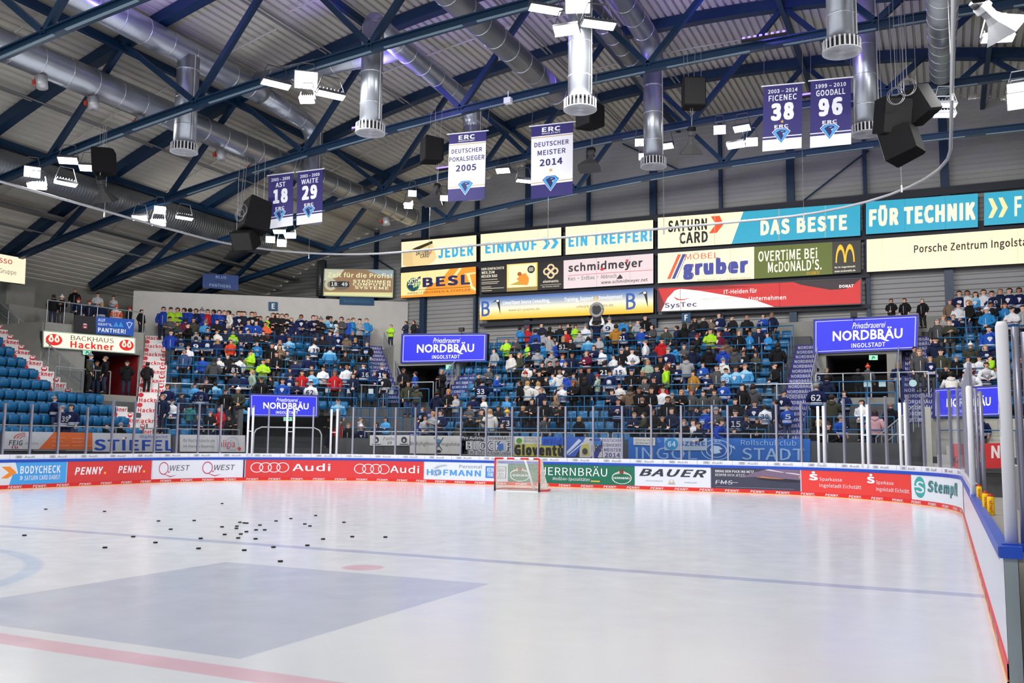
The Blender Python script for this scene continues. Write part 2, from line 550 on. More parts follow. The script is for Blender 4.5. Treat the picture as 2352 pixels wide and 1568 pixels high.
# ------------------------------------------------------------------ roof trusses
BN = [-24.8, -17.2, -9.65, -2.1, 5.5, 13.1, 20.7, 28.3]
TN = [-21, -13.45, -5.9, 1.7, 9.3, 16.9, 24.5]
TRUSS_Y = [12.35, 18.6, 24.9, 31.2, 37.5]
TNAME = ['first', 'second', 'third', 'fourth', 'fifth']
for ti, ty in enumerate(TRUSS_Y):
    t = thing('roof_truss', 'dark blue roof truss, %s from the camera towards the end wall' % TNAME[ti], 'truss', (5.5, ty, ZB(5.5)), 'dark blue roof trusses')
    b = MB(); g = MB(); XS = [-29.3+i*1.96 for i in range(36)]
    for a, c in zip(XS[:-1], XS[1:]):
        za, zc = ZB(a), ZB(c)
        b.bar((a, ty, za+.12), (c, ty, zc+.12), .26, .05); b.bar((a, ty, za-.12), (c, ty, zc-.12), .26, .05)
        b.bar((a, ty, za), (c, ty, zc), .06, .24)
    b.build('bottom_chord', STEELBLUE, t)
    b = MB()
    for a, c in zip(XS[:-1], XS[1:]):
        b.bar((a, ty, max(ZT(a)-.1, ZB(a))), (c, ty, max(ZT(c)-.1, ZB(c))), .42, .44)
    b.build('top_chord', STEELBLUE, t)
    for a in BN:
        for c in TN:
            if abs(a-c) < 4.2:
                w = MB(); w.bar((a, ty, ZB(a)+.1), (c, ty, ZT(c)-.2), .2, .2, None, (0, 1, 0)); w.build('web_member', STEELBLUE, t)
    a = -16.0
    while a < 26:
        w = MB(); w.bar((a, ty-.1, ZB(a)-.17), (a+2.9, ty-.1, ZB(a+2.9)-.17), .09, .03); w.build('light_strip', TRAY, t)
        a += 3.4+.3*((ti+int(a)) % 3)
# purlins between the trusses, along the hall
for i, c in enumerate(TN):
    m = MB(); m.bar((c, -8, ZT(c)-.35), (c, 43.6, ZT(c)-.35), .2, .3)
    tag(m.build('purlin', STEELBLUE), 'dark blue beam along the hall under the deck, %s from the left eave' % nth(i), 'beam', 'roof beams along the hall')
# short carrying rails and conduits under the deck
RAILM = mat('grey_channel', srgb(120, 122, 126), .6, .2)
k = 0
for ty in (15.5, 21.8, 28.1, 34.4):
    for a, c in ((-25, -17), (-16.5, -9), (-8, -1), (0, 7)):
        m = MB()
        P = [(x, ty+.3*((k % 3)-1), ZT(x)-.06) for x in np.linspace(a, c, 6)]
        m.tube(P, .035, 5); k += 1
        tag(m.build('conduit', mat('white_conduit', srgb(190, 188, 182), .5)), 'thin white conduit across the deck, %s, %s truss bay from the camera' % (['by the eave', 'second inward', 'third inward', 'at the ridge'][(k-1) % 4], ['first', 'second', 'third', 'fourth'][(k-1)//4]), 'pipe', 'thin conduits on the roof deck')
for i, c in enumerate((-26, -18.2, -16.2, -8.5, -1, 3.2)):
    m = MB(); m.tube([(c, 4, ZT(c)-.25), (c, 43.5, ZT(c)-.25)], .04, 6)
    m.tube([(c+.22, 4, ZT(c)-.25), (c+.22, 43.5, ZT(c)-.25)], .04, 6)
    tag(m.build('sprinkler_pipe', mat('grey_pipe', srgb(150, 150, 150), .4, .5)), 'pair of thin grey pipes under the deck, %s from the left eave' % nth(i), 'pipe', 'pipe pairs under the deck')

# ------------------------------------------------------------------ air ducts


SEAM = mat('seam_bright', srgb(215, 218, 225), .25, .7)


def seams(s, pts, r, seam, first=.5, m=None):
    pts = [np.array(p, float) for p in pts]
    for a, c in zip(pts[:-1], pts[1:]):
        L = np.linalg.norm(c-a)
        if L < 1.2: continue
        d = (c-a)/L; q = first
        while q < L: s.tube([a+d*q, a+d*(q+.03)], r+(.004 if m else .012), 20, m or SEAM); q += seam


def duct(name, label, pts, r, m, seam=1.15):
    b = MB(); b.tube(pts, r, 20, m); seams(b, pts, r, seam, .5, GALVD if seam < .5 else None)
    return tag(b.build(name, None, None, True), label, 'duct')


def bend(x, y, z0, r, n=5, R=.9):
    """points of a quarter bend from travel along +Y to straight down"""
    return [(x, y-R+R*math.sin(math.pi/2*i/n), z0-R+R*math.cos(math.pi/2*i/n)) for i in range(n+1)]


def diffuser(x, y, z, t):
    b = MB(); b.tube([(x, y, z-.02), (x, y, z)], .52, 28); b.tube([(x, y, z+.3), (x, y, z+.33)], [.5, .42], 28)
    for i in range(24):
        a = 2*math.pi*i/24; b.bar((x+.5*math.cos(a), y+.5*math.sin(a), z), (x+.5*math.cos(a), y+.5*math.sin(a), z+.3), .05, .012, None, (math.cos(a), math.sin(a), 0))
    for i in range(36):
        a = 2*math.pi*i/36; b.bar((x+.1*math.cos(a), y+.1*math.sin(a), z-.03), (x+.48*math.cos(a), y+.48*math.sin(a), z-.03), .012, .012)
    df = b.build('diffuser', mat('diffuser_grey', srgb(196, 197, 202), .45), t)
    i = MB(); i.tube([(x, y, z+.01), (x, y, z+.3)], .38, 20); i.build('diffuser_core', BLACK, df)


DROPS = [(-11.4, 19.9, 12.75, 16.5, .42, 'beside the row of small duct nozzles'), (-2.9, 19.9, 12.35, 16.2, .38, 'left of the 2005 pennant'),
         (4.8, 19.9, 12.05, 18.5, .38, 'behind the bright lamp group at the top edge'), (12.45, 19.9, 12.55, 18.8, .38, 'nearest and largest, above the 96 pennant'),
         (4.7, 28.2, 12.6, 16.5, .38, 'among three small floodlights'), (12.5, 28.2, 12.85, 18.6, .40, 'right of the 96 pennant'),
         (-11.7, 28.2, 11.9, 16.5, .42, 'behind the 29 pennant'), (-3.3, 28.2, 12.2, 16.2, .40, 'behind the 2005 pennant')]
for i, (x, y, zb, zt, r, where) in enumerate(DROPS):
    t = thing('duct_drop', 'vertical silver duct with slotted outlet, ' + where, 'duct', (x, y, zb), 'vertical duct drops')
    b = MB(); b.tube([(x, y, zb+.3), (x, y, zt)], r, 22, GALV); seams(b, [(x, y, zb+.3), (x, y, zt)], r, 1.1, .7); b.build('pipe', None, t, True)
    s = MB(); s.tube([(x+r+.03, y-.1, zb+.4), (x+r+.03, y-.1, zt)], .02, 5); s.build('cable', mat('white_conduit', (1, 1, 1)), t)
    diffuser(x, y, zb, t)
duct('air_duct', 'large galvanised duct along the hall carrying the row of small red-valved nozzles', [(-14.1, 0, 15.05), (-14.1, 41, 15.3)], .56, GALV)
duct('air_duct', 'galvanised duct that feeds two drops and bends down behind the 29 pennant', [(-11.5, 0, 16.75), (-11.6, 24, 16.75), (-11.68, 24.3, 16.7)], .52, GALV)
duct('air_duct', 'slimmer galvanised end of the duct bending down behind the 29 pennant', [(-11.68, 24.3, 16.7), (-11.7, 27.2, 16.5)]+bend(-11.7, 28.2, 16.5, .4), .4, GALV)
duct('air_duct', 'galvanised duct that bends down behind the 2005 pennant', [(-2.9, 19.9, 16.3), (-3.1, 22, 16.3), (-3.3, 27.2, 16.2)]+bend(-3.3, 28.2, 16.2, .4), .4, GALV)
duct('air_duct', 'galvanised cross duct linking the two bending ducts above the chord', [(-11.6, 23.6, 16.9), (-3.1, 22.2, 16.3)], .36, GALV)
duct('air_duct', 'matte grey duct ending open above the 2014 pennant', [(1.0, 4, 15.9), (.85, 28.2, 15.9)], .45, GALVD)
duct('air_duct', 'galvanised duct bending into the drop among three small floodlights', [(4.75, 8, 18.2), (4.7, 27.2, 17.6)]+bend(4.7, 28.2, 17.6, .4), .42, GALVD)
duct('air_duct', 'matte grey duct close under the deck right of the open-ended one', [(3.0, 6, 18.3), (3.0, 34, 18.3)], .4, GALVD)
duct('air_duct', 'large dull spiral duct under the left eave', [(-21, 6, 13.2), (-21, 36, 13.2)], .68, GALVD, .16)
duct('air_duct', 'dull spiral branch duct reaching down to the white corner wall', [onY(600, 540, 36.5), onY(430, 645, 38.8)], .5, GALVD, .16)
duct('air_duct', 'dark spiral pipe standing beside the clock sign', [onY(737, 600, 43.1), onY(735, 680, 43.1)], .26, GALVD, .16)
duct('air_duct', 'long narrow duct falling towards the right end of the hall, lit yellow', [onY(2165, -30, 20), onY(2163, 195, 33)], .42, GALVD)
VALVE = mat('red_valve', srgb(190, 70, 50), .5)
for i, ny in enumerate((15.6, 17.8, 20.1, 24.6, 26.8, 29.1, 33.6, 38.0, 40.4)):
    t = thing('duct_nozzle', 'small white duct nozzle with red valve, %s from the duct\'s near end' % nth(i), 'nozzle', (-14.1, ny, 14.15), 'nozzles under the large duct')
    b = MB(); b.tube([(-14.0, ny, 14.55), (-13.9, ny, 14.12)], [.2, .19], 14); b.build('spout', mat('nozzle_white', srgb(200, 200, 205), .35, .3), t, True)
    b = MB(); b.box((-14.35, ny-.1, 14.3), (-14.2, ny+.06, 14.45)); b.tube([(-14.28, ny-.02, 14.45), (-14.28, ny-.02, 14.55)], .03, 6); b.build('valve', VALVE, t)
P = onX(300, 545, -24.2); m = MB(); m.box((-24.5, 8, P[2]-.06), (-23.9, 43, P[2]+.06))
tag(m.build('cable_tray', mat('tray_grey', srgb(112, 112, 114), .6, .3)), 'broad flat grey cable tray along the hall under the left roof slope', 'tray')
# net track: white rail bent like the rink, hung from the roof
m = MB(); P = []
ZR = 10.7
for x, y in [(-15, -2), (-15, 8), (-15, 16), (-15, 22)]: P.append((x, y, ZR))
for i in range(1, 11):
    a = math.pi-math.pi/2*i/10; P.append((-8.5+6.5*math.cos(a), 24+6.7*math.sin(a), ZR))
P.append((8.5, 30.7, ZR))
for i in range(1, 11):
    a = math.pi/2-math.pi/2*i/10; P.append((8.5+6.6*math.cos(a), 24+6.7*math.sin(a), ZR))
P.append((15.1, 8, ZR))
t = thing('net_track', 'thin white curved rail hanging above the boards for the safety net', 'rail', (0, 30.7, ZR))
m.tube(P, .05, 8); m.build('rail', mat('white_rail', srgb(200, 202, 206), .4, .3), t, True)
for x, y in [(-15, 12.2), (-15, 19.5), (-12.6, 29.3), (-6.8, 30.7), (-.8, 30.7), (4.4, 30.7), (10, 30.5), (13.6, 27.6), (15.1, 19)]:
    m = MB(); m.tube([(x, y, ZR), (x, y, ZB(x)+.2)], .009, 5); m.build('hanger', RAILM, t)
    m = MB(); m.tube([(x, y, ZR-.25), (x, y, ZR)], .03, 6); m.build('roller', mat('white_rail', (1, 1, 1)), t)
# ------------------------------------------------------------------ rink boards
bt = thing('rink_boards', 'white rink boards with blue stripe and red kick band around the ice', 'boards', (0, 30, 0))


def strip(mb, s0, s1, z0, z1, off, m=None, step=.3, back=None):
    n = max(1, int((s1-s0)/step))
    for i in range(n):
        a = s0+(s1-s0)*i/n; b = s0+(s1-s0)*(i+1)/n
        mb.quad(bpt(a, z0, off), bpt(b, z0, off), bpt(b, z1, off), bpt(a, z1, off), m)
        if back is not None:
            mb.quad(bpt(a, z1, off), bpt(b, z1, off), bpt(b, z1, back), bpt(a, z1, back), m)
            mb.quad(bpt(a, z0, back), bpt(b, z0, back), bpt(b, z1, back), bpt(a, z1, back), m)


def sec(name, z0, z1, off, m, back=-.1, els=(), s0=0, s1=BL):
    b = MB(); strip(b, s0, s1, z0, z1, off, m, .3, back)
    for (st, e0, e1, txt, colr, bold, shear) in els:
        for s in st:
            poly_text(b, lambda u, v, o_: bpt(s+u, v, off+o_), txt, 0, z0+(z1-z0)*e0, (e1 if isinstance(e1, float) else .5), z0+(z1-z0)*(1-e0), colr, .004, bold, shear)
    return b


BOARDW = noisy('board_white', srgb(224, 228, 238), srgb(212, 217, 230), 1.5, .3)
REDK = mat('kick_red', srgb(226, 42, 40), .4)
b = sec('panel', .03, .94, 0, BOARDW); b.build('panel', None, bt)
b = MB(); strip(b, 0, BL, .94, 1.04, .03, mat('stripe_blue', srgb(30, 78, 190), .4), .3, -.06); b.build('blue_stripe', None, bt)
kick = MB(); strip(kick, 0, BL, .0, .155, .012, REDK, .3, -.05)
s = 15.2
while s < BL-1:
    poly_text(kick, lambda u, v, o_: bpt(s+u, v, .012+o_), 'PENNY.', 0, .035, .56, .125, WHITE, .004, .035, .2); s += .98
kick.build('kick_band', None, bt)
b = MB(); strip(b, 0, BL, .0, .022, .016, mat('kick_yellow', srgb(245, 200, 110), .5), .3, -.05); b.build('yellow_foot', None, bt)
# white band with the four-ring mark, from the left side to the start of the open bench
SB = s_at(2214)
SBENCH = BL-(11.3-YR0)
top = MB(); strip(top, 0, SBENCH, 1.04, 1.215, -.005, WHITE, .3, -.09)
GR = mat('print_ring_grey', srgb(90, 92, 98), .5)
s = 15.6; joint = mat('joint_dark', srgb(150, 152, 160), .6)
while s < SBENCH-1:
    Fb = lambda u, v, o_: bpt(s+u, 1.04+.175*v, -.005+o_)
    els = [('o', .10+.055*i, .5, .045, .24, .72, GR) for i in range(4)]+[('t', 'Audi', .40, .27, .80, .74, GR, .0)]+[('r', 1.18, 0, 1.19, 1, joint)]
    draw(top, Fb, els, lambda q: q, 0.0008, .003); s += 1.36
top.build('white_band', None, bt)
m = MB(); m.box((15.0, YR0-.02, 0), (15.095, YR0+.06, 1.0)); m.build('end_post', mat('post_grey', srgb(140, 152, 156), .5), bt)
m = MB(); m.box((14.97, YR0-.04, .96), (15.13, YR0+.12, 1.05)); m.build('end_cap', mat('stripe_blue', (0, 0, 1)), bt)
# wide blue ledge behind the bench opening
m = MB(); m.box((15.0, YR0, .94), (15.075, 11.6, 1.0)); m.build('bench_ledge', mat('ledge_blue', srgb(96, 130, 205), .4), bt)
m = MB(); m.box((15.076, YR0, .93), (15.44, 11.6, .999)); m.build('bench_shelf', mat('shelf_grey', srgb(150, 146, 140), .6), bt)


def ad(px0, px1, label, bg, els, name='advertising_board'):
    s0, s1 = s_at(px0), s_at(px1); L = s1-s0; b = MB()
    strip(b, s0, s1, .16, .935, .012, pcol(bg), .3, 0)
    draw(b, lambda u, v, o_: bpt(s0+u*L, .16+.775*v, .012+o_), els, pcol, .002, .004, 12)
    o = b.build(name, None); tag(o, label, 'advertising board')
    return o


WH = (240, 240, 245)


def rings(u, v, ru, rv, col):
    return [('o', u+ru*1.35*i, v, ru, rv, .86, col) for i in range(4)]


ad(-40, 151, 'light blue rink advert with orange arrow and white block letters', (70, 165, 235),
   [('p', [(0, 0), (.30, 0), (.55, 1) if 0 else (.34, .5), (.40, .5), (.36, 1), (0, 1)], (225, 228, 235)), ('p', [(.2, .3), (.28, .3), (.38, .55), (.30, .82), (.2, .82), (.29, .55)], (245, 140, 40)),
    ('t', 'BODYCHECK', .42, .48, .92, .84, WH, .05), ('t', '»', .42, .2, .455, .4, WH, .03), ('t', 'SATURN CARD DABEI?', .475, .18, .92, .4, WH, .02)])
ad(153, 347, 'red rink advert with two white italic words and yellow dots', (218, 62, 60),
   [('t', 'PENNY', .08, .36, .40, .72, WH, .06, .2), ('e', .425, .41, .014, .06, (250, 190, 50)), ('t', 'PENNY', .58, .38, .88, .74, WH, .06, .2), ('e', .905, .43, .014, .06, (250, 190, 50))])
ad(349, 560, 'white rink advert with two large maroon Q letters', (226, 229, 238),
   [('o', .13, .56, .055, .34, .86, (190, 40, 75)), ('p', [(.12, .28), (.14, .26), (.21, .13), (.28, .2), (.21, .08)], (190, 40, 75)), ('t', 'WEST', .20, .42, .42, .72, (70, 72, 80), 0, .15),
    ('o', .61, .56, .055, .34, .86, (190, 40, 75)), ('p', [(.60, .28), (.62, .26), (.69, .13), (.76, .2), (.69, .08)], (190, 40, 75)), ('t', 'WEST', .68, .42, .90, .72, (70, 72, 80), 0, .15),
    ('e', .19, .36, .008, .04, (190, 40, 75)), ('e', .67, .36, .008, .04, (190, 40, 75)), ('r', .985, 0, 1, 1, (60, 60, 90))])
ad(563, 973, 'long red rink advert with two sets of four white rings', (218, 58, 60),
   rings(.06, .56, .034, .29, WH)+[('t', 'Audi', .25, .36, .455, .80, WH, .02)]+rings(.62, .52, .034, .29, WH)+[('t', 'Audi', .795, .32, .975, .76, WH, .02), ('r', .242, 0, .243, 1, (190, 45, 50))])
ad(975, 1166, 'pale rink advert with light blue letters and telephone drawing', (222, 229, 240),
   [('t', 'HOFMANN', .03, .24, .69, .58, (80, 155, 225), .05), ('t', 'Personal', .43, .68, .70, .88, (110, 120, 130), 0), ('o', .145, .38, .045, .17, .6, (150, 165, 180)),
    ('p', [(.11, .62), (.16, .78), (.26, .86), (.29, .80), (.20, .72), (.15, .60)], (170, 185, 200)),
    ('r', .745, .18, .86, .82, (50, 110, 190)), ('r', .755, .22, .85, .78, (80, 155, 225)), ('t', 'KEIN', .765, .52, .84, .74, WH, .03), ('t', 'FAN', .775, .26, .83, .48, WH, .03),
    ('r', .875, .18, .985, .82, (120, 125, 130)), ('r', .884, .22, .976, .78, (222, 229, 240)), ('t', 'OHNE', .89, .52, .97, .74, (120, 125, 130), .02), ('t', 'JOB.', .895, .26, .965, .48, (120, 125, 130), .02)])
GR1 = (24, 110, 84)


def crestring(u, v, ru, rv):
    return [('e', u, v, ru, rv, (230, 232, 225)), ('e', u, v, ru*.9, rv*.9, GR1), ('r', u-ru*.92, v-rv*.22, u+ru*.92, v+rv*.22, GR1), ('t', 'HERRNBRÄU', u-ru*.85, v-rv*.2, u+ru*.85, v+rv*.2, WH, .03),
            ('p', [(u-ru*.7, v+rv*.5), (u-ru*.35, v+rv*1.0), (u, v+rv*1.35), (u+ru*.35, v+rv*1.0), (u+ru*.7, v+rv*.5), (u, v+rv*.75)], (205, 190, 180)), ('e', u, v+rv*1.0, ru*.22, rv*.4, (120, 60, 50))]


ad(1167, 1457, 'green rink advert with white serif-like lettering and two crests', GR1,
   crestring(.10, .38, .085, .34)+[('t', 'HERRNBRÄU', .265, .42, .795, .94, WH, .01), ('t', 'Weißbier-Spezialitäten', .37, .12, .66, .34, WH, .01, .25), ('r', .67, .13, .74, .2, (215, 190, 60))]+crestring(.905, .38, .075, .32))
ad(1459, 1631, 'white rink advert with heavy dark italic lettering', (222, 226, 236),
   [('t', 'BAUER', .05, .5, .95, .88, (52, 54, 62), .05, .3), ('t', 'IHR FACHHÄNDLER', .14, .24, .37, .31, (110, 112, 120), 0), ('t', 'IN INGOLSTADT', .66, .2, .83, .27, (110, 112, 120), 0),
    ('e', .49, .24, .035, .13, (190, 178, 160)), ('e', .49, .28, .022, .08, (225, 215, 200)), ('r', .44, .12, .54, .18, (190, 178, 160))])
ad(1633, 1838, 'dark slate rink advert with orange flare and white small print', (62, 64, 84),
   [('p', [(.30, .55), (.55, .62), (1, .52), (1, 1), (.62, 1)], (120, 100, 125)), ('p', [(.5, .6), (.75, .52), (1, .62), (1, .70), (.7, .66)], (250, 150, 60)), ('p', [(.62, .6), (.76, .56), (.92, .62), (.76, .62)], (255, 225, 150)),
    ('p', [(.6, .95), (1, .75), (1, .80), (.66, 1)], (215, 200, 215)), ('p', [(.5, .52), (1, .42), (1, .5), (.6, .56)], (40, 42, 56)),
    ('t', 'BRING DEN PUCK INS NETZ -', .05, .78, .50, .9, WH, .03), ('t', 'BEWIRB DICH JETZT!', .05, .6, .38, .72, WH, .01), ('t', 'FMS', .05, .2, .24, .4, (215, 215, 225), .01, .1), ('r', .05, .29, .30, .31, (215, 215, 225)), ('r', .05, .06, .93, .09, (120, 120, 140))])
SK = [('e', 0, 1.02, .09, .13, WH), ('t', 'S', -.32, 0, .32, .82, WH, .16)]


def spark(u, v, w, h): return [('e', u, v+h*1.08, w*.2, h*.15, WH), ('t', 'S', u-w*.5, v, u+w*.5, v+h*.88, WH, .09)]


ad(1840, 2092, 'plain red rink advert with two white S symbols', (226, 64, 58),
   spark(.10, .54, .075, .34)+[('t', 'Sparkasse', .15, .5, .34, .70, WH, .01), ('t', 'Ingolstadt Eichstätt', .15, .2, .51, .42, WH, .01)]+spark(.60, .53, .075, .34)+[('t', 'Sparkasse', .65, .48, .82, .68, WH, .01), ('t', 'Ingolstadt Eichstätt', .65, .18, .985, .40, WH, .01)])
_sa, _sb = s_at(2093), s_at(2211)
US = lambda px: (s_at(px)-_sa)/(_sb-_sa)
ad(2093, 2211, 'white rink advert with teal disc and teal lettering at the rounded corner', (222, 230, 238),
   [('e', (US(2099)+US(2125))/2, .52, (US(2125)-US(2099))/2, .43, (60, 165, 160)), ('r', US(2098), .5, US(2112), .56, (222, 230, 238)), ('t', 'S', US(2103), .28, US(2122), .76, (222, 230, 238), .02),
    ('t', 'Stempfl', US(2129.5), .25, US(2199), .85, (70, 90, 110), .06, .15), ('t', 'Stempfl', US(2130.5), .27, US(2198.5), .83, (70, 170, 165), .035, .15)])

# ------------------------------------------------------------------ protective glass above the boards
panes = [(-60, 3), (3, 66), (66, 131), (131, 196), (196, 255), (255, 305), (305, 353), (353, 403), (403, 452), (452, 503), (503, 552), (577, 612), (612, 655), (671, 715), (715, 757), (771, 807), (807, 856), (856, 904), (904, 949), (949, 998), (998, 1055), (1055, 1113),
         (1113, 1173), (1173, 1234), (1234, 1297), (1297, 1361), (1361, 1427), (1427, 1495), (1495, 1564), (1564, 1635), (1635, 1671), (1671, 1783), (1783, 1840), (1840, 1879), (1895, 1938), (1938, 1980), (1996, 2034), (2034, 2068), (2084, 2120), (2120, 2154), (2154, 2181), (2181, 2200), (2200, 2214)]
POSTG = mat('post_alu', srgb(160, 160, 178), .35, .5)
ORD = 'first second third fourth fifth sixth seventh eighth ninth tenth eleventh twelfth'.split()


def pane(s0, s1, zt, i, group='clear panes standing on the rink boards', where='counted along the boards from the left'):
    t = thing('glass_pane', 'clear safety pane standing on the boards, %s %s' % (nth(i), where), 'glass pane', bpt((s0+s1)/2, 1.215, -.05), group)
    g = MB(); g.quad(bpt(s0+.03, 1.2, -.05), bpt(s1-.03, 1.2, -.05), bpt(s1-.03, zt, -.05), bpt(s0+.03, zt, -.05)); g.build('pane', GLASS, t)
    q = MB(); p, n = bpos(s0); M_ = Matrix(((-n[1], -n[0], 0, p[0]+n[0]*.06), (n[0], -n[1], 0, p[1]+n[1]*.06), (0, 0, 1, 0), (0, 0, 0, 1)))
    q.box((-.035, -.05, 1.04), (.035, .03, zt+.05), None, M_); q.build('post', POSTG, t)


for i, (a, b_) in enumerate(panes):
    s0, s1 = s_at(a), s_at(b_)
    zt = 2.95 if b_ <= 255 else (3.3 if a < 1900 else 3.45)
    if b_ <= 0 or s1 <= s0+.05: continue
    pane(s0, s1, zt, i)
S2 = s_at(2213)
k = len(panes); s = S2
while s < SBENCH-.6:
    e = min(s+1.25, SBENCH-.1); pane(s, e, 3.3, k); k += 1; s = e
# white gate posts, in pairs
for i, (a, b_) in enumerate([(565, 576), (655, 670), (757, 770), (1880, 1893), (1981, 1994), (2069, 2081)]):
    t = thing('gate_frame', 'pair of white gate uprights in the glass, %s pair along the boards' % nth(i), 'gate', bpt(s_at((a+b_)/2), 1.2, -.05), 'white gate uprights in the glass')
    for px in (a, b_):
        q = MB(); p = bpt(s_at(px), 1.1, -.03); q.tube([p, (p[0], p[1], 3.25)], .05, 10); q.build('upright', WHITE, t, True)
    q = MB(); q.tube([bpt(s_at(a), 2.2, -.03), bpt(s_at(b_), 2.2, -.03)], .02, 6); q.build('hinge_bar', WHITE, t)
# padded posts at both ends of the bench opening
for nm_, px_, y, r, lab in (('far', float(onY(2229.5, 1000, 11.35)[0]), 11.35, .042, 'slim white padded post at the far end of the bench opening'), ('near', float(onY(2312, 1000, 2.62)[0]), 2.62, .043, 'tall white padded post close to the camera at the bench opening')):
    t = thing('padded_post', lab, 'post', (px_, y, 1.0))
    q = MB(); q.tube([(px_, y, 1.0), (px_, y, 2.8), (px_, y, 2.84)], [r*1.12, r*1.12, r*.8], 20); pad = q.build('padding', mat('pad_white', srgb(234, 234, 240), .5), t, True)
    F, n = frame_of((px_-r*1.15, y+r*.7, 2.82), (px_-r*1.15, y-r*.7, 2.82), (px_-r*1.15, y-r*.7, 1), (px_-r*1.15, y+r*.7, 1))
    q = MB(); draw(q, F, [('o', .5, .62-.03*i, .42, .034, .75, (40, 40, 45)) for i in range(4)], pcol); q.build('ring_mark', None, pad)
    q = MB(); q.tube([(px_+r+.055, y+.05, 1.0), (px_+r+.055, y+.05, 2.8)], .03, 10); q.tube([(px_+r+.125, y+.02, 1.0), (px_+r+.125, y+.02, 2.75)], .035, 10); q.build('steel_tube', POSTG, t, True)
    if nm_ == 'near':
        q = MB(); q.box((px_-r-.03, y-r-.03, .98), (px_+r+.4, y+r+.03, 1.06)); q.build('foot_plate', mat('stripe_blue', (0, 0, 1)), t)
# open bench gate at the frame's edge
t = thing('bench_gate', 'open bench door edge with blue top and coloured bands at the frame border', 'gate', (15.25, 2.3, 0))
q = MB(); q.box((15.16, 2.25, .98), (15.6, 2.4, 1.06)); q.build('top_rail', mat('stripe_blue', (0, 0, 1)), t)
for z0, z1, cc in ((.0, .13, (226, 42, 40)), (.13, .27, (80, 170, 235)), (.27, .36, (230, 230, 236)), (.36, .88, (66, 60, 120)), (.88, .98, (236, 238, 244))):
    q = MB(); q.box((15.165, 2.26, z0), (15.6, 2.38, z1)); q.build('band', pcol(cc), t)
q = MB()
for z in (.2, .32, .5, .68, .8): q.box((15.14, 2.24, z), (15.17, 2.27, z+.05))
q.build('hinge', BLACK, t)
# yellow bottles on the ledge
for i, (px, py, h, lab) in enumerate([(2250, 1147, .24, 'yellow squeeze bottle with red cap on the ledge, farthest of the three'), (2265, 1171, .25, 'yellow squeeze bottle with red cap, middle one and half hidden'), (2277, 1182, .255, 'yellow squeeze bottle with red cap and red script, nearest of the three')]):
    x, yy, _z = [float(q_) for q_ in onZ(px, py, 1.0)]
    t = thing('drink_bottle', lab, 'bottle', (x, yy, 1.0), 'yellow bottles on the ledge')
    r = .042
    q = MB(); q.tube([(x, yy, 1.0), (x, yy, 1.01), (x, yy, 1.0+h*.8), (x, yy, 1.0+h*.88)], [r*.95, r, r, r*.8], 16); bo = q.build('body', mat('bottle_yellow', srgb(245, 200, 20), .4), t, True)
    q = MB(); q.tube([(x, yy, 1.0+h*.88), (x, yy, 1.0+h*.95), (x, yy, 1.0+h*.95+.001), (x, yy, 1.0+h)], [r*.85, r*.8, r*.35, r*.25], 16); q.build('cap', mat('bottle_red', srgb(215, 40, 30), .4), bo, True)
    q = MB(); Fc = lambda u, v, o_: (x+(r+.002)*math.sin(-(u-.5)*1.9), yy-(r+.002)*math.cos((u-.5)*1.9), 1.0+h*v)
    Fv = lambda u, v, o_: Fc(v, u, o_)
    poly_text(q, lambda u, v, o_: Fc(1-v, u, o_), 'PowerBar', .1, .25, .72, .75, pcol((215, 40, 30)), 0, .03, .2); q.build('script', None, bo)

# ------------------------------------------------------------------ goal and pucks
gx, gy = .02, 25.9
t = thing('hockey_goal', 'ice hockey goal with red frame and white net on the far goal line', 'goal', (gx, gy, 0))
RED = mat('goal_red', srgb(215, 30, 40), .4)
w = .915
for sx, nm_ in ((-1, 'post'), (1, 'post')):
    q = MB(); q.tube([(gx+sx*w, gy, 0.34), (gx+sx*w, gy, 1.22)], .035, 12); gp = q.build(nm_, RED, t, True)
    q = MB(); q.tube([(gx+sx*w, gy, 0), (gx+sx*w, gy, .34)], .036, 12); q.build('post_foot', BLACK, gp, True)
q = MB(); q.tube([(gx-w, gy, 1.22), (gx+w, gy, 1.22)], .035, 12); q.build('crossbar', RED, t, True)
for a, c in ((-.55, -.4), (.0-.1, .15), (.5, .68)):
    q = MB(); q.tube([(gx+a, gy, 1.22), (gx+c, gy, 1.22)], .037, 12); q.build('white_sleeve', WHITE, t, True)
q = MB(); BPt = [(gx-w, gy, .05), (gx-w-.15, gy+.4, .05), (gx-w-.05, gy+.95, .05), (gx-.4, gy+1.12, .05), (gx+.4, gy+1.12, .05), (gx+w+.05, gy+.95, .05), (gx+w+.15, gy+.4, .05), (gx+w, gy, .05)]
q.tube(BPt, .03, 8); q.build('base_frame', RED, t, True)
q = MB(); q.box((gx-w, gy+.02, 0.0), (gx+w, gy+.05, .02)); q.build('base_pad', WHITE, t)
q = MB(); q.tube([(gx+.1, gy+.5, 1.2), (gx+.22, gy+1.1, .06)], .045, 8); q.tube([(gx-w, gy+.3, 1.22), (gx-w+.2, gy+.55, 1.22), (gx+w-.2, gy+.55, 1.22), (gx+w, gy+.3, 1.22), (gx+w, gy, 1.22)], .025, 8); q.build('back_bar', WHITE, t, True)
# net as woven cords: two families of thin strips
q = MB()
TOPP = [(gx-w, gy, 1.2), (gx-w, gy+.3, 1.2), (gx-w+.2, gy+.55, 1.2), (gx, gy+.56, 1.2), (gx+w-.2, gy+.55, 1.2), (gx+w, gy+.3, 1.2), (gx+w, gy, 1.2)]
BOT = [(gx-w, gy, .04), (gx-w-.12, gy+.4, .04), (gx-w-.02, gy+.92, .04), (gx, gy+1.1, .04), (gx+w+.02, gy+.92, .04), (gx+w+.12, gy+.4, .04), (gx+w, gy, .04)]


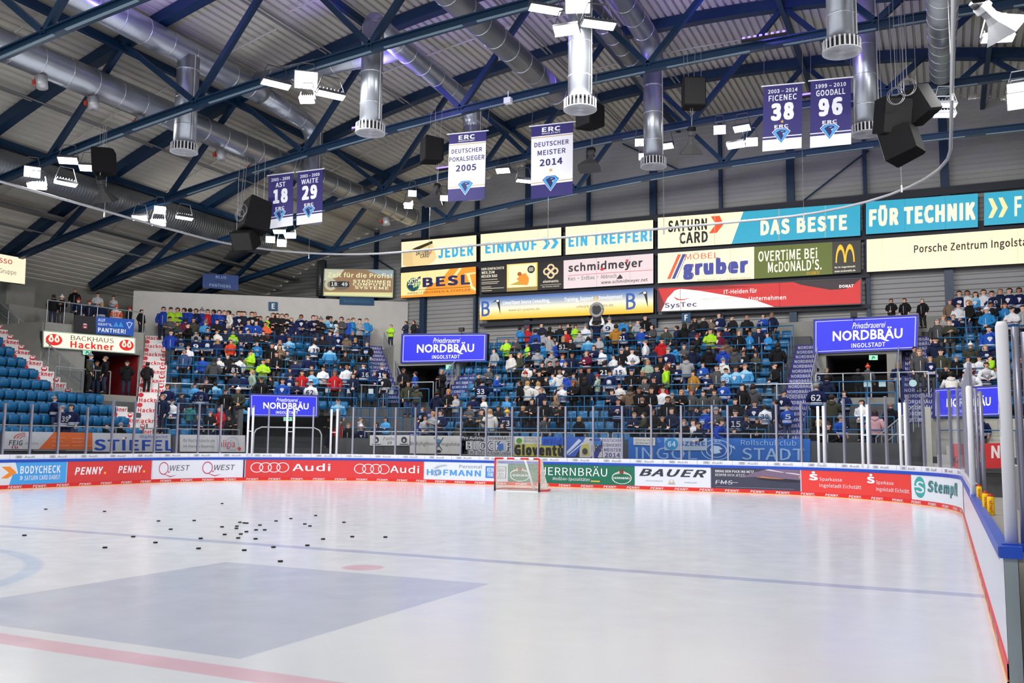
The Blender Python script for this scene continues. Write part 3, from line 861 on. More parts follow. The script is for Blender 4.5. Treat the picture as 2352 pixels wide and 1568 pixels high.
def along(P, n):
    P = [np.array(p) for p in P]; L = [0]
    for a, c in zip(P[:-1], P[1:]): L.append(L[-1]+np.linalg.norm(c-a))
    return [np.array([np.interp(s_, L, [p[k_] for p in P]) for k_ in range(3)]) for s_ in np.linspace(0, L[-1], n)]


n_ = 64; A, B_ = along(TOPP, n_), along(BOT, n_)
for i in range(n_): q.bar(A[i], B_[i], .0095, .0095)
for j in range(26):
    f_ = j/25
    for i in range(0, n_-1, 3):
        k_ = min(i+3, n_-1); q.bar(A[i]*(1-f_)+B_[i]*f_, A[k_]*(1-f_)+B_[k_]*f_, .0095, .0095)
for i in range(24):
    x = gx-w+2*w*i/23; q.bar((x, gy, 1.21), (x, gy+.5, 1.21), .007, .007)
q.build('net', mat('net_white', srgb(225, 222, 210), .8), t)

PUCKS = [(105, 1169), (240, 1174), (510, 1156), (56, 1229), (364, 1196), (446, 1195), (392, 1215), (306, 1232), (241, 1257), (357, 1245.5), (510, 1209.5), (516, 1227), (461, 1236), (456, 1259),
         (551, 1199), (561, 1200.5), (567, 1201), (544, 1208), (543, 1213), (566, 1220.5), (553, 1226), (547, 1235), (588, 1216.5), (608, 1216.5), (597, 1205.5), (634, 1196), (668, 1190.5), (587, 1237), (561, 1263), (628, 1256), (644, 1288.5),
         (725, 1183.5), (700, 1203), (712, 1207.5), (790, 1199), (706, 1252), (742, 1237.5), (809, 1232), (885, 1233)]
PM = mat('puck_rubber', (.012, .012, .013), .55)
pk = MB(); pk.tube([(0, 0, 0), (0, 0, .003), (0, 0, .023), (0, 0, .0255)], [.036, .0385, .0385, .036], 20)
pme = pk.mesh('puck'); pme.materials.append(PM)
pp = [(onZ(a, b_, .012), a, b_) for a, b_ in PUCKS]
order = sorted(range(len(pp)), key=lambda i: np.linalg.norm(pp[i][0][:2]-CAM[:2]))
for r_, i in enumerate(order):
    P, a, b_ = pp[i]
    o = D.objects.new('puck', pme); C.objects.link(o); o.location = (P[0], P[1], 0.0005)
    zone = 'left of the cluster' if a < 500 else ('in the middle cluster' if a < 650 else 'right of the cluster')
    tag(o, 'black puck on the ice %s, %s nearest of all pucks' % (zone, nth(r_)), 'puck', 'pucks scattered on the ice')
# ------------------------------------------------------------------ stands: stepped terrace along three facets
TR, RI, Z0, D0 = .85, .53, .93, .1
NROW = 13
S2_ = math.sqrt(.5)
BLK = {'L': (np.array((-17., 25.6)), np.array((0., 1.)), np.array((-1., 0.))),
       'C': (np.array((-17., 25.6)), np.array((S2_, S2_)), np.array((-S2_, S2_))),
       'M': (np.array((-10.8, 31.8)), np.array((1., 0.)), np.array((0., 1.)))}


def bp(b, u, d, z=0.0):
    A, t, n = BLK[b]; p = A+t*u+n*d; return np.array((p[0], p[1], z))


def zrow(k): return Z0+RI*k
def m1(d): return .414*d            # mitre on L (u), and on C start (-.414 d)


CU = 8.77
tm = MB(); ZW = 3.9; DW0, DW1 = 4.65, 7.4
DB = D0+TR*NROW


def strip_row(k, pts0, pts1):
    """pts0 front line, pts1 back line of one row (plan points)"""
    z = zrow(k); zb = z-RI if k else 0
    for a, b, c, d in zip(pts0[:-1], pts0[1:], pts1[:-1], pts1[1:]):
        tm.quad((a[0], a[1], z), (b[0], b[1], z), (d[0], d[1], z), (c[0], c[1], z))
        tm.quad((a[0], a[1], zb), (b[0], b[1], zb), (b[0], b[1], z), (a[0], a[1], z))


UL = -.85        # left edge of the corner block's upper part
UC = 11.7        # right edge of the corner block's upper part
XM0, XM1, XM2 = 2.2, 19.5, 24.6   # middle block and right block limits (u on M)
for k in range(NROW):
    d0 = D0+TR*k; d1 = d0+TR
    L_ = lambda d: [bp('L', -22, d), bp('L', .414*d, d)]
    mid = lambda d: [bp('L', .414*d, d), bp('C', CU+.414*d, d)]
    end = lambda d: [bp('C', CU+.414*d, d), bp('M', 38, d)]
    if d0 < DW0-.1:
        strip_row(k, L_(d0)+[mid(d0)[1]]+[end(d0)[1]], L_(d1)+[mid(d1)[1]]+[end(d1)[1]])
    else:
        strip_row(k, [bp('L', -22, d0), bp('L', -1.15, d0)], [bp('L', -22, d1), bp('L', -1.15, d1)])
        strip_row(k, [bp('C', UL, d0), bp('C', UC, d0)], [bp('C', UL, d1), bp('C', UC, d1)])
        strip_row(k, [bp('M', XM0, d0), bp('M', XM1, d0)], [bp('M', XM0, d1), bp('M', XM1, d1)])
        strip_row(k, [bp('M', XM2, d0), bp('M', 38, d0)], [bp('M', XM2, d1), bp('M', 38, d1)])
struct(tm.build('floor_terrace', CONCD), 'stepped concrete terraces of the stands')
# back wall of the corner block, white
w = MB(); a, b = bp('C', -2.5, DB+.85), bp('C', 13.6, DB+.85); zt0 = 10.25
w.quad((a[0], a[1], 6.5), (b[0], b[1], 6.5), (b[0], b[1], zt0+.35), (a[0], a[1], zt0)); n_ = BLK['C'][2]*.25
w.quad((a[0]+n_[0], a[1]+n_[1], 6.5), (b[0]+n_[0], b[1]+n_[1], 6.5), (b[0]+n_[0], b[1]+n_[1], zt0+.35), (a[0]+n_[0], a[1]+n_[1], zt0))
w.quad((a[0], a[1], zt0), (b[0], b[1], zt0+.35), (b[0]+n_[0], b[1]+n_[1], zt0+.35), (a[0]+n_[0], a[1]+n_[1], zt0))
w.quad((a[0], a[1], 6.5), (a[0]+n_[0], a[1]+n_[1], 6.5), (a[0]+n_[0], a[1]+n_[1], zt0), (a[0], a[1], zt0))
struct(w.build('wall_corner', WHITEWALL), 'white back wall behind the corner stand')
# concrete parapet behind the end blocks
w = MB(); w.box((-8, 43.0, 6.5), (37, 43.3, 8.15)); struct(w.build('wall_parapet', CONC))


# ------------------------------------------------------------------ entrances (vomitories)
def wallq(mb, p, q, z0, z1, th=.15, m=None):
    p = np.array(p[:2]); q = np.array(q[:2]); d = q-p; d = d/np.linalg.norm(d); n = np.array((-d[1], d[0]))*th/2
    V = [(*(p-n), z0), (*(q-n), z0), (*(q+n), z0), (*(p+n), z0), (*(p-n), z1), (*(q-n), z1), (*(q+n), z1), (*(p+n), z1)]
    mb.add(V, [(0, 3, 2, 1), (4, 5, 6, 7), (0, 1, 5, 4), (1, 2, 6, 5), (2, 3, 7, 6), (3, 0, 4, 7)], m)


def portal(a0, b0, a1, b1, a2, b2, open_l, open_r, zl, zg, inner):
    """a/b: plan points at the sides; 0 front edge of walkway, 1 lintel wall, 2 back of gallery"""
    a0, b0, a1, b1, a2, b2 = [np.array(q[:2]) for q in (a0, b0, a1, b1, a2, b2)]
    m = MB(); zz = ZW
    m.add([(*q, zz) for q in (a0, b0, b1, a1)]+[(*q, 2.6) for q in (a0, b0, b1, a1)], [(0, 1, 2, 3), (7, 6, 5, 4), (0, 4, 5, 1)], CONC)
    wallq(m, a0, a1, zz, zz+.01, .2, CONC)
    L = lambda t: a1+(b1-a1)*t
    wallq(m, a1, L(open_l), zz, zg, .2, CONC); wallq(m, L(open_r), b1, zz, zg, .2, CONC); wallq(m, L(open_l), L(open_r), zl, zg, .2, CONC)
    m.add([(*q, zg) for q in (a1, b1, b2, a2)]+[(*q, zg-.25) for q in (a1, b1, b2, a2)], [(0, 1, 2, 3), (7, 6, 5, 4)], CONC)
    # corridor behind the opening
    dn = np.array((-(b1-a1)[1], (b1-a1)[0])); dn = dn/np.linalg.norm(dn)
    if dn@(a2-a1) < 0: dn = -dn
    p, q = L(open_l)+dn*.12, L(open_r)+dn*.12; p2, q2 = p+dn*3.2, q+dn*3.2
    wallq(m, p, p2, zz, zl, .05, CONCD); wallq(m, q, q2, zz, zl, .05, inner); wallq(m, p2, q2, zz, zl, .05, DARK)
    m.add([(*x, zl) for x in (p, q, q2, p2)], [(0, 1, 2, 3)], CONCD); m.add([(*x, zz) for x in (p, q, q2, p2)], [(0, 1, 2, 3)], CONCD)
    # cheek walls along the stairs
    for x0, x1, x2 in ((a0, a1, a2), (b0, b1, b2)):
        wallq(m, x1, x2, zz, zg, .18, CONC)
    return m


REDW = mat('red_corridor_wall', srgb(150, 30, 38), .7)
YELW = mat('yellow_corridor_wall', srgb(130, 120, 60), .7)
G_ = 7.35
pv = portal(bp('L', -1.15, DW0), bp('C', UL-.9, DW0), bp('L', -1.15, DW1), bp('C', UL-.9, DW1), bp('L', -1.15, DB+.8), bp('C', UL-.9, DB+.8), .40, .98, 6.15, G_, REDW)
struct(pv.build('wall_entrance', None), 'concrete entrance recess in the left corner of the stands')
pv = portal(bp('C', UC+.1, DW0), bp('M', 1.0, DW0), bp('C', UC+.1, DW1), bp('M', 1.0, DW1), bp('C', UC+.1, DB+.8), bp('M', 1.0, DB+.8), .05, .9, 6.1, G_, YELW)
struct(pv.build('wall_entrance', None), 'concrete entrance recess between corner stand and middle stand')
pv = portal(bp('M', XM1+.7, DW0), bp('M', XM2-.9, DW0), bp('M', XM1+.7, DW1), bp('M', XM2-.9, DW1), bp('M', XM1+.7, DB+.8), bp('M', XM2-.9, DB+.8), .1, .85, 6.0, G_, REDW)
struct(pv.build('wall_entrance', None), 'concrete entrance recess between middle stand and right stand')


m = MB(); m.box((-29.85, 24.6, G_-.2), (-27.2, 31.2, 8.4)); struct(m.build('floor_gallery', CONC), 'raised rear step of the left corner gallery')


def exit_sign(px, py, pt, n, where):
    q = [onP(px+i*10, py+j*5.5, pt, n) for i, j in ((-1, -1), (1, -1), (1, 1), (-1, 1))]
    return panel('exit_sign', 'small green lit escape sign ' + where, 'exit sign', q, .08, (150, 215, 185),
                 [('p', [(.25, .2), (.45, .2), (.5, .5), (.6, .35), (.75, .35), (.62, .75), (.42, .8), (.3, .55), (.4, .5)], (20, 120, 80))], lambda c: ecol(c, 1.0))


# ------------------------------------------------------------------ stairs with lettered risers
def flight(label, b, u0, u1, d0, d1, colr, txt, tcol, logo=None, group=None):
    t = thing('stair_flight', label, 'stairs', bp(b, (u0+u1)/2, d0, max(0, zrow(0)+(d0-D0)/TR*RI)), group)
    d = D0+TR*math.ceil((d0-D0)/TR-.02); k = 0
    while d < d1-.1:
        k_ = round((d-D0)/TR*2)/2; z = Z0+RI*math.floor(k_+1e-6)+(RI/2 if (k_ % 1) > .4 else 0)+.012
        st = MB(); A = bp(b, u0, d-.025); B = bp(b, u1, d-.025); A2 = bp(b, u0, d+TR/2); B2 = bp(b, u1, d+TR/2); zb = z-RI/2
        c = [np.array((q[0], q[1], z)) for q in (A, B, B2, A2)]; e = [np.array((q[0], q[1], zb)) for q in (A, B, B2, A2)]
        st.add(c+e, [(0, 1, 2, 3), (4, 5, 1, 0), (5, 6, 2, 1), (7, 4, 0, 3)], colr)
        F, n = frame_of(c[0], c[1], e[1], e[0])
        if txt == 'Hackner':
            if k % 2: els = [('t', 'Hackner', .05, .1, .95, .92, tcol, .05)]
            else: els = [('e', .82, .5, .12, .46, tcol), ('e', .78, .62, .04, .2, (250, 250, 250)), ('e', .86, .62, .04, .2, (250, 250, 250)), ('e', .1, .5, .1, .42, tcol)]
        else: els = [('t', txt, .1, .18, .92, .86, tcol, .02)]
        draw(st, F, els, pcol, .001); st.build('step', None, t); d += TR/2; k += 1
    return t


SW = pcol((232, 228, 228)); SN = pcol((44, 46, 120))
RT = (205, 40, 55); WT = (205, 208, 226)
flight('white stairs with red lettering beside the empty blue seats, upper flight', 'L', -2.5, -1.16, DW0+.0, DB, SW, 'Hackner', RT)
flight('white stairs with red lettering down to the left front row, lower flight', 'L', -.25, .95, D0, DW0-.3, SW, 'Hackner', RT)
flight('white stairs with red lettering along the left edge of the corner stand', 'C', UL-.85, UL+.4, DW0-2.2, DB, SW, 'Hackner', RT)
flight('navy stairs with white lettering at the right edge of the corner stand', 'C', UC-1.25, UC+.05, DW0, DB, SN, 'NORDBRÄU', WT)
flight('navy stairs with white lettering at the left edge of the middle stand', 'M', 1.1, 2.3, D0, DB-2.5, SN, 'NORDBRÄU', WT)
flight('navy stairs with white lettering at the right edge of the middle stand', 'M', XM1-.6, XM1+.6, D0, DB-1.5, SN, 'NORDBRÄU', WT)
flight('navy stairs with white lettering at the left edge of the right stand', 'M', XM2-.8, XM2+.5, DW0-1.7, DB-1, SN, 'NORDBRÄU', WT)


# ------------------------------------------------------------------ row rails
def bare(name, b, u0, u1, d, z, h, m, label, cat='railing', group=None, mid=True, glass=False, step=1.5, slope=0):
    p, q = bp(b, u0, d, z), bp(b, u1, d, z)
    t = thing(name, label, cat, (p+q)/2, group)
    r = MB(); r.tube([p+(0, 0, h), q+(0, 0, h)], .028, 6)
    r.build('top_rail', m, t)
    n = max(1, int(round(abs(u1-u0)/step)))
    pm = MB(); pm.box((-.022, -.022, 0), (.022, .022, h)); me = pm.mesh('rail_post'); me.materials.append(m)
    for i in range(n+1):
        P = p+(q-p)*i/n; o = D.objects.new('rail_post', me); C.objects.link(o); o.parent = t; o.location = P-np.array(ORG[t.name])
    if glass:
        for i in range(n):
            a = p+(q-p)*(i+.04)/n; c = p+(q-p)*(i+.96)/n
            g = MB(); g.quad(a+(0, 0, .08), c+(0, 0, .08), c+(0, 0, h-.12), a+(0, 0, h-.12)); g.build('glass_infill', GLASSD, t)
    elif mid:
        r = MB(); r.tube([p+(0, 0, h*.52), q+(0, 0, h*.52)], .014, 5); r.build('middle_rail', m, t)
    return t


for k in range(1, NROW-1):
    d = D0+TR*k+.06; z = zrow(k)
    low = d < DW0-.1
    for b, u0, u1, nm_ in (('C', (6.0 if False else (-.35 if low else UL+.5)), (CU+.2 if low else UC-1.3), 'corner'), ('M', (2.4 if not low else 2.4), XM1-.7, 'middle'), ('M', XM2+.6, 33, 'right')):
        if low and b == 'C' and k < 4: u0, u1 = (-.3, 1.9)
        bare('row_rail', b, u0, u1, d, z, 1.0, RAILB, 'blue row rail in the %s stand, %s row from the front' % (nm_, nth(k)), 'railing', 'blue row rails of the ' + nm_ + ' stand', mid=False, step=1.25)
        if low and b == 'C' and k < 4:
            bare('row_rail', b, 7.6, CU+.414*d+.6, d, z, 1.0, RAILB, 'blue row rail beside the gate under the lower blue sign, %s row up' % nth(k-1), 'railing', 'blue row rails beside the gate', mid=False, step=1.25)
    if low:
        bare('row_rail', 'M', -1.6+.0, .95, d, z, 1.0, RAILB, 'short blue row rail below the first blue entrance sign, %s row up' % nth(k-1), 'railing', 'short blue rails below the entrance', mid=False, step=1.2)
        bare('row_rail', 'M', XM1+.75, XM2-.95, d, z, 1.0, RAILB, 'short blue row rail below the second entrance sign, %s row up' % nth(k-1), 'railing', 'short blue rails below the second entrance', mid=False, step=1.2)
# grey walkway railings with glass
bare('guard_rail', 'C', 7.0, UC+.1, DW0-.05, ZW-.45, 1.35, RAILG, 'grey glazed walkway railing with pale paper squares, right of the corner stand', glass=True, step=1.25)
bare('guard_rail', 'M', -1.0, 1.1, DW0-.05, ZW, 1.05, RAILG, 'grey glazed walkway railing in front of the first blue entrance', glass=True, step=1.1)
bare('guard_rail', 'M', XM1+.9, XM2+.3, DW0-.05, ZW, 1.05, RAILG, 'grey glazed walkway railing in front of the second blue entrance', glass=True, step=1.25)
bare('guard_rail', 'M', XM1-2.2, XM1+.8, DW0-.6, ZW-.4, 1.0, RAILG, 'grey railing at the foot of the right-edge stairs of the middle stand', mid=True, step=1.2)
bare('guard_rail', 'L', -2.6, .45, DW0-.05, ZW, 1.1, RAILG, 'grey glazed walkway railing below the baker sign', glass=True, step=1.3)
bare('guard_rail', 'C', UL+.1, UL+3.2, DW0-.6, ZW-.4, 1.05, RAILG, 'grey railing at the foot of the corner stand stairs', mid=True, step=.8)
bare('guard_rail', 'C', 2.6, 7.0, DW0-.2, ZW-.5, 1.0, RAILG, 'thin grey railing above the lower blue sign', mid=True, step=1.4)
for i, u in enumerate((7.6, 8.75, 9.9, 11.0)):
    p = bp('C', u, DW0-.09, ZW+.45); t_ = BLK['C'][1]; q = MB()
    a = p-np.array((*t_, 0))*.13; c = p+np.array((*t_, 0))*.13
    q.quad(a, c, c+(0, 0, .26), a+(0, 0, .26)); tag(q.build('paper_notice', pcol((185, 200, 205))), 'pale paper square stuck on the walkway glass, %s from the gate' % nth(i), 'notice', 'paper squares on the walkway glass')
for i, u in enumerate((20.8, 22.5, 23.1, 24.3)):
    p = bp('M', u, DW0-.09, ZW+.45); q = MB()
    if i in (0, 3): q.add([p+np.array((.15*math.cos(a), 0, .13+.15*math.sin(a))) for a in np.linspace(0, 6.1, 16)], [tuple(range(16))])
    else: q.quad(p-(.14, 0, 0), p+(.14, 0, 0), p+(.14, 0, .27), p+(-.14, 0, .27))
    tag(q.build('paper_notice', pcol((170, 205, 212))), 'pale %s notice on the glass below the second entrance, %s along' % ('round' if i in (0, 3) else 'square', nth(i)), 'notice', 'notices on the second entrance glass')


def hand_rail(label, pts, h=.95, m=RAILG):
    t = thing('stair_rail', label, 'railing', pts[0])
    r = MB(); P = [np.array(p)+(0, 0, h) for p in pts]; r.tube(P, .03, 8); r.tube([p-(0, 0, h*.5) for p in P], .018, 6); r.build('hand_rail', m, t)
    n = 8
    for i in range(n+1):
        f = i/n*(len(pts)-1); j = min(int(f), len(pts)-2); p = np.array(pts[j])+(np.array(pts[j+1])-np.array(pts[j]))*(f-j)
        q = MB(); q.tube([p, p+(0, 0, h)], .022, 6); q.build('rail_post', m, t)
    g = MB()
    for a, c in zip(pts[:-1], pts[1:]):
        a, c = np.array(a), np.array(c); g.quad(a+(0, 0, .1), c+(0, 0, .1), c+(0, 0, h-.08), a+(0, 0, h-.08))
    g.build('glass_infill', GLASSD, t)
    return t


zs = lambda d: Z0+RI*(d-D0)/TR
hand_rail('grey stair railing crossing in front of the baker sign', [bp('L', -1.15, DB-.4, zs(DB-.4)), bp('L', -1.15, DW0, ZW)])
hand_rail('grey stair railing at the right edge of the baker sign', [bp('C', UL-.9, DB-.4, zs(DB-.4)), bp('C', UL-.9, DW0, ZW)])
hand_rail('grey stair railing along the left edge of the first blue sign', [bp('C', UC+.1, DB-.6, zs(DB-.6)), bp('C', UC+.1, DW0, ZW)])
hand_rail('grey stair railing crossing the right end of the first blue sign', [bp('M', 1.0, DB-1.4, zs(DB-1.4)), bp('M', 1.0, DW0+.4, zs(DW0+.4))])
hand_rail('grey stair railing along the left edge of the second blue sign', [bp('M', XM1+.7, DB-1.6, zs(DB-1.6)), bp('M', XM1+.7, DW0, ZW)])
hand_rail('grey stair railing crossing the right end of the second blue sign', [bp('M', XM2-.9, DB-1.4, zs(DB-1.4)), bp('M', XM2-.9, DW0-.2, zs(DW0-.2))])
hand_rail('grey stair railing going down to the front at the right corner', [onY(2108, 925, 33.5)-(0, 0, .95), onY(2012, 1005, 31.9)-(0, 0, .95)])

# ------------------------------------------------------------------ front walls of the stands
fw_ = MB(); FWZ = 1.95
P = [bp('L', -24, -.02), bp('L', 0, -.02), bp('C', 2.95, -.02)]
for a, c in zip(P[:-1], P[1:]): wallq(fw_, a, c, 0, FWZ, .1)
P = [bp('C', 7.45, -.02), bp('C', CU, -.02), bp('M', 24.3, -.02)]
for a, c in zip(P[:-1], P[1:]): wallq(fw_, a, c, 0, FWZ, .1)
struct(fw_.build('wall_front', CONCD), 'dark front wall of the stands behind the boards')
for b, u0, u1, lab in (('L', -24, -.2, 'left side stand'), ('C', .2, 2.9, 'corner stand'), ('M', .0, 12.4, 'middle stand, left half'), ('M', 12.6, 24.2, 'middle stand, right half')):
    bare('front_rail', b, u0, u1, -.02, FWZ, .32, RAILG, 'low grey rail on the front wall of the ' + lab, mid=False, step=1.5)
# lower gate opening with dark interior under the lower blue sign
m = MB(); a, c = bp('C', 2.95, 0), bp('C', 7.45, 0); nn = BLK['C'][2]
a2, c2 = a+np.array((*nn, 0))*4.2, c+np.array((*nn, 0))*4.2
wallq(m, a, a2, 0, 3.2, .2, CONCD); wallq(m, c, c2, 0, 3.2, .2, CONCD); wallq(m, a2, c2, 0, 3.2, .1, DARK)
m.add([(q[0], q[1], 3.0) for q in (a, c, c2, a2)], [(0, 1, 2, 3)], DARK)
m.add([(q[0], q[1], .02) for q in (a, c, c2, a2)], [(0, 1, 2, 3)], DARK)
struct(m.build('wall_gate', None), 'dark gate opening under the lower blue sign')
t = thing('hoop_frame', 'white bent tube hoop inside the dark gate under the lower blue sign', 'frame', bp('C', 5.2, .5, 0))
q = MB(); U = lambda u, z: bp('C', u, .5, z)
q.tube([U(3.6, 0), U(3.6, 2.1), U(3.7, 2.3), U(3.95, 2.42), U(6.4, 2.42), U(6.65, 2.3), U(6.75, 2.1), U(6.75, 0)], .035, 8); q.build('tube', WHITE, t, True)
t = thing('ice_machine', 'dark ice resurfacing machine parked in the gate under the lower blue sign', 'vehicle', bp('C', 5.2, 2.4, 0.02))
Mx = Matrix(((S2_, -S2_, 0, ORG[t.name][0]), (S2_, S2_, 0, ORG[t.name][1]), (0, 0, 1, .02), (0, 0, 0, 1)))
DM = mat('machine_dark', srgb(40, 26, 28), .5)
q = MB(); q.loft([[tuple(Mx @ Vector((x*w_, y, z))) for x, z in ((-1, .3), (1, .3), (1, 1.0), (.8, 1.35), (-.8, 1.35), (-1, 1.0))] for y, w_ in ((-.9, .85), (-.5, .95), (1.4, .95))]); q.build('body', DM, t)
for sx in (-1, 1):
    for y in (-.4, 1.0):
        q = MB(); q.tube([tuple(Mx @ Vector((sx*.75, y, .32))), tuple(Mx @ Vector((sx*.98, y, .32)))], .32, 16); q.build('wheel', BLACK, t)
q = MB(); q.box((-.4, .3, 1.35), (.4, .9, 1.75), None, Mx); q.build('driver_seat', BLACK, t)
# right-hand tunnel wall, end of the stands
LCONC = noisy('light_concrete', srgb(196, 194, 184), srgb(178, 176, 168), 1.2, .8)
m = MB(); a = onY(2146, 960, 33.2); c = onY(2296, 960, 33.2)
m.box((a[0]-.1, 33.1, 0), (c[0]+4, 33.3, 2.9), LCONC); m.box((a[0]-.3, 31.8, 0), (a[0]-.1, 33.2, 3.3), LCONC)
struct(m.build('wall_tunnel', None), 'concrete wall beneath the rightmost blue sign')
m = MB(); m.box((16.5, -1, 0), (16.7, 31, 1.28)); struct(m.build('wall_right', LCONC), 'low concrete wall behind the bench area')

m = MB(); a = onY(2088, 1040, 32.3)[0]
for i in range(5): m.box((a+i*.32, 31.95, 0), (a+(i+1)*.32, 32.9, .55+i*.33))
struct(m.build('trim_steps', WHITEWALL), 'white stepped block under the right-hand stair railing')
# ------------------------------------------------------------------ seats
st = MB()
def seat_parts():
    b = MB(); rings = []
    for x in np.linspace(-.225, .225, 7):
        c = .03*(1-(x/.225)**2)
        P = []
        for z, y in ((.42, .0), (.55, .02), (.70, .05), (.80, .08), (.83, .12), (.80, .12), (.70, .09), (.55, .06), (.42, .04)):
            P.append((x*(1 if z < .75 else .93), y+c, z))
        rings.append(P)
    b.loft(rings); back = b.mesh('backrest', True)
    p = MB(); rings = []
    for x in np.linspace(-.21, .21, 7):
        c = -.035*(1-(x/.21)**2)
        rings.append([(x, y+c, z) for z, y in ((.36, -.06), (.40, -.12), (.55, -.15), (.72, -.13), (.76, -.10), (.72, -.09), (.55, -.10), (.42, -.05))])
    p.loft(rings); pan = p.mesh('seat_pan', True)
    k = MB(); k.box((-.16, -.06, .0), (-.12, .08, .45)); k.box((.12, -.06, .0), (.16, .08, .45)); k.box((-.18, -.08, .34), (.18, .06, .39)); br = k.mesh('bracket')
    back.materials.append(SEATB); pan.materials.append(SEATB); br.materials.append(mat('seat_bracket', srgb(70, 76, 80), .5))
    return back, pan, br


SB_, SP_, SK_ = seat_parts()


def place_seat(b, u, d, z, label, group):
    A, t, n = BLK[b]; p = A+t*u+n*d
    r = D.objects.new('stadium_seat', None); C.objects.link(r); r.location = (p[0], p[1], z)
    r.rotation_euler = (0, 0, math.atan2(t[1], t[0])); r.empty_display_size = .2
    tag(r, label, 'seat', group)
    for nm_, me in (('backrest', SB_), ('seat_pan', SP_), ('bracket', SK_)):
        o = D.objects.new(nm_, me); C.objects.link(o); o.parent = r


nseat = 0
for k in range(NROW):
    d = D0+TR*k+.62; z = zrow(k)
    us = np.arange(-2.82 if d > DW0 else -.6, -14, -.51); j = 0
    for u in us:
        q = bp('L', u, d, z+.6); x, y = pix(q)
        if x < -15: break
        place_seat('L', u, d, z, 'empty blue folding seat, left stand, %s row up, %s seat from the stairs' % (nth(k), nth(j)), 'empty blue folding seats of the left stand'); j += 1; nseat += 1
# seats among the crowd: the corner stand's one by one, the packed middle and right stands as one mass
for k in range(1, NROW-1):
    d = D0+TR*k+.64; z = zrow(k); j = 0
    for u in np.arange((UL+.8 if d > DW0 else 0), (UC-1.5 if d > DW0 else (2.4 if k < 4 else 8.5)), .56):
        if nseat >= 296: break
        if (k*7+int(u*9)) % 3 == 0 and k > 5: continue
        place_seat('C', u, d, z, 'blue folding seat of the corner stand, %s row, %s from its left stairs' % (nth(k), nth(j)), 'blue folding seats of the corner stand'); j += 1; nseat += 1
ms = MB()
bv = [tuple(v.co) for v in SB_.vertices]; bf = [tuple(p.vertices) for p in SB_.polygons]
for k in range(1, NROW-1):
    d = D0+TR*k+.62; z = zrow(k)
    for u in list(np.arange(2.7, XM1-1, .56))+list(np.arange(XM2+.9, 32, .56))+(list(np.arange(UL+.8, UC-1.4, .56)) if (k >= 8) else []):
        b_ = 'M'
        p = bp(b_, u, d, z); ms.add([(p[0]+x, p[1]+y, z+zz) for x, y, zz in bv], bf)
o = ms.build('seat_rows', SEATB, None, True); tag(o, 'rows of blue seat backs half hidden behind the crowd of middle and right stands', 'seats', None, 'stuff')
# ------------------------------------------------------------------ light boxes on the end wall
YS = 43.1
CR = (255, 240, 200)
BLU = (60, 170, 215)
BK = (24, 22, 24)
e1 = lambda c: ecol(c, 1.0)


def wsign(label, pts, bg, els, y=YS, seams_=(), border=None, M=e1, dep=.34):
    els = list(els)
    for u in seams_: els.append(('r', u-.0012, 0, u+.0012, 1, tuple(int(c*.72) for c in bg)))
    return panel('light_box', label, 'lit sign', quadY(pts, y), dep, bg, els, M, border, .06)


DKF = mat('sign_frame', srgb(70, 72, 76), .5)
wsign('cream lit sign with tilted card picture, first of the top row', [(922, 556), (1094, 540), (1094, 600), (922, 613.5)], CR,
      [('p', [(.02, .08), (.10, .0), (.36, .0), (.45, .14), (.48, .28), (.42, .86), (.02, .62)], (236, 208, 150)), ('p', [(.02, .08), (.08, .0), (.17, .0), (.14, .66), (.02, .62)], (228, 196, 138)), ('p', [(.15, .68), (.20, .74), (.42, .94), (.43, .84), (.20, .60)], (60, 54, 30)),
       ('t', 'SATURN', .20, .42, .38, .62, BK, .04, .1), ('t', 'CARD', .26, .30, .38, .44, BK, .04, .1), ('p', [(.38, .42), (.40, .42), (.42, .54), (.40, .64), (.39, .64), (.40, .54)], (240, 120, 50)), ('t', 'JEDER', .50, .22, .965, .66, BLU, .085)])
wsign('cream lit sign with blue word and double chevron, second of the top row', [(1104, 538), (1289, 522), (1289, 586), (1104, 600)], CR,
      [('t', 'EINKAUF', .06, .26, .71, .66, BLU, .085), ('p', [(.77, .26), (.82, .26), (.87, .46), (.82, .68), (.77, .68), (.82, .46)], BLU), ('p', [(.87, .26), (.92, .26), (.97, .46), (.92, .68), (.87, .68), (.92, .46)], BLU)], seams_=(.36, .72))
wsign('cream lit sign with two blue words, third of the top row', [(1299, 521), (1500, 505), (1500, 571), (1299, 585)], CR, [('t', 'EIN TREFFER!', .035, .26, .99, .68, BLU, .085)], seams_=(.36, .7))
TQ = (45, 160, 190)
wsign('long lit sign, cream left part and turquoise right part', [(1511, 500), (1976, 466), (1976, 541), (1511, 571)], CR,
      [('p', [(.385, 0), (1, 0), (1, 1), (.445, 1)], TQ), ('t', 'SATURN', .055, .5, .26, .88, BK, .06), ('t', 'CARD', .115, .1, .265, .47, BK, .06),
       ('p', [(.27, .38), (.31, .38), (.345, .64), (.325, .92), (.28, .92), (.305, .66)], (235, 80, 35)), ('t', 'DAS BESTE', .53, .2, .94, .68, (250, 240, 205), .085)], seams_=(.12, .3, .62, .84))
wsign('turquoise lit sign with two cream words, fifth of the top row', [(1989, 463.5), (2246, 444), (2246, 521.5), (1989, 538)], TQ, [('t', 'FÜR TECHNIK', .03, .22, .98, .86, (250, 240, 205), .085)], seams_=(.36, .72))
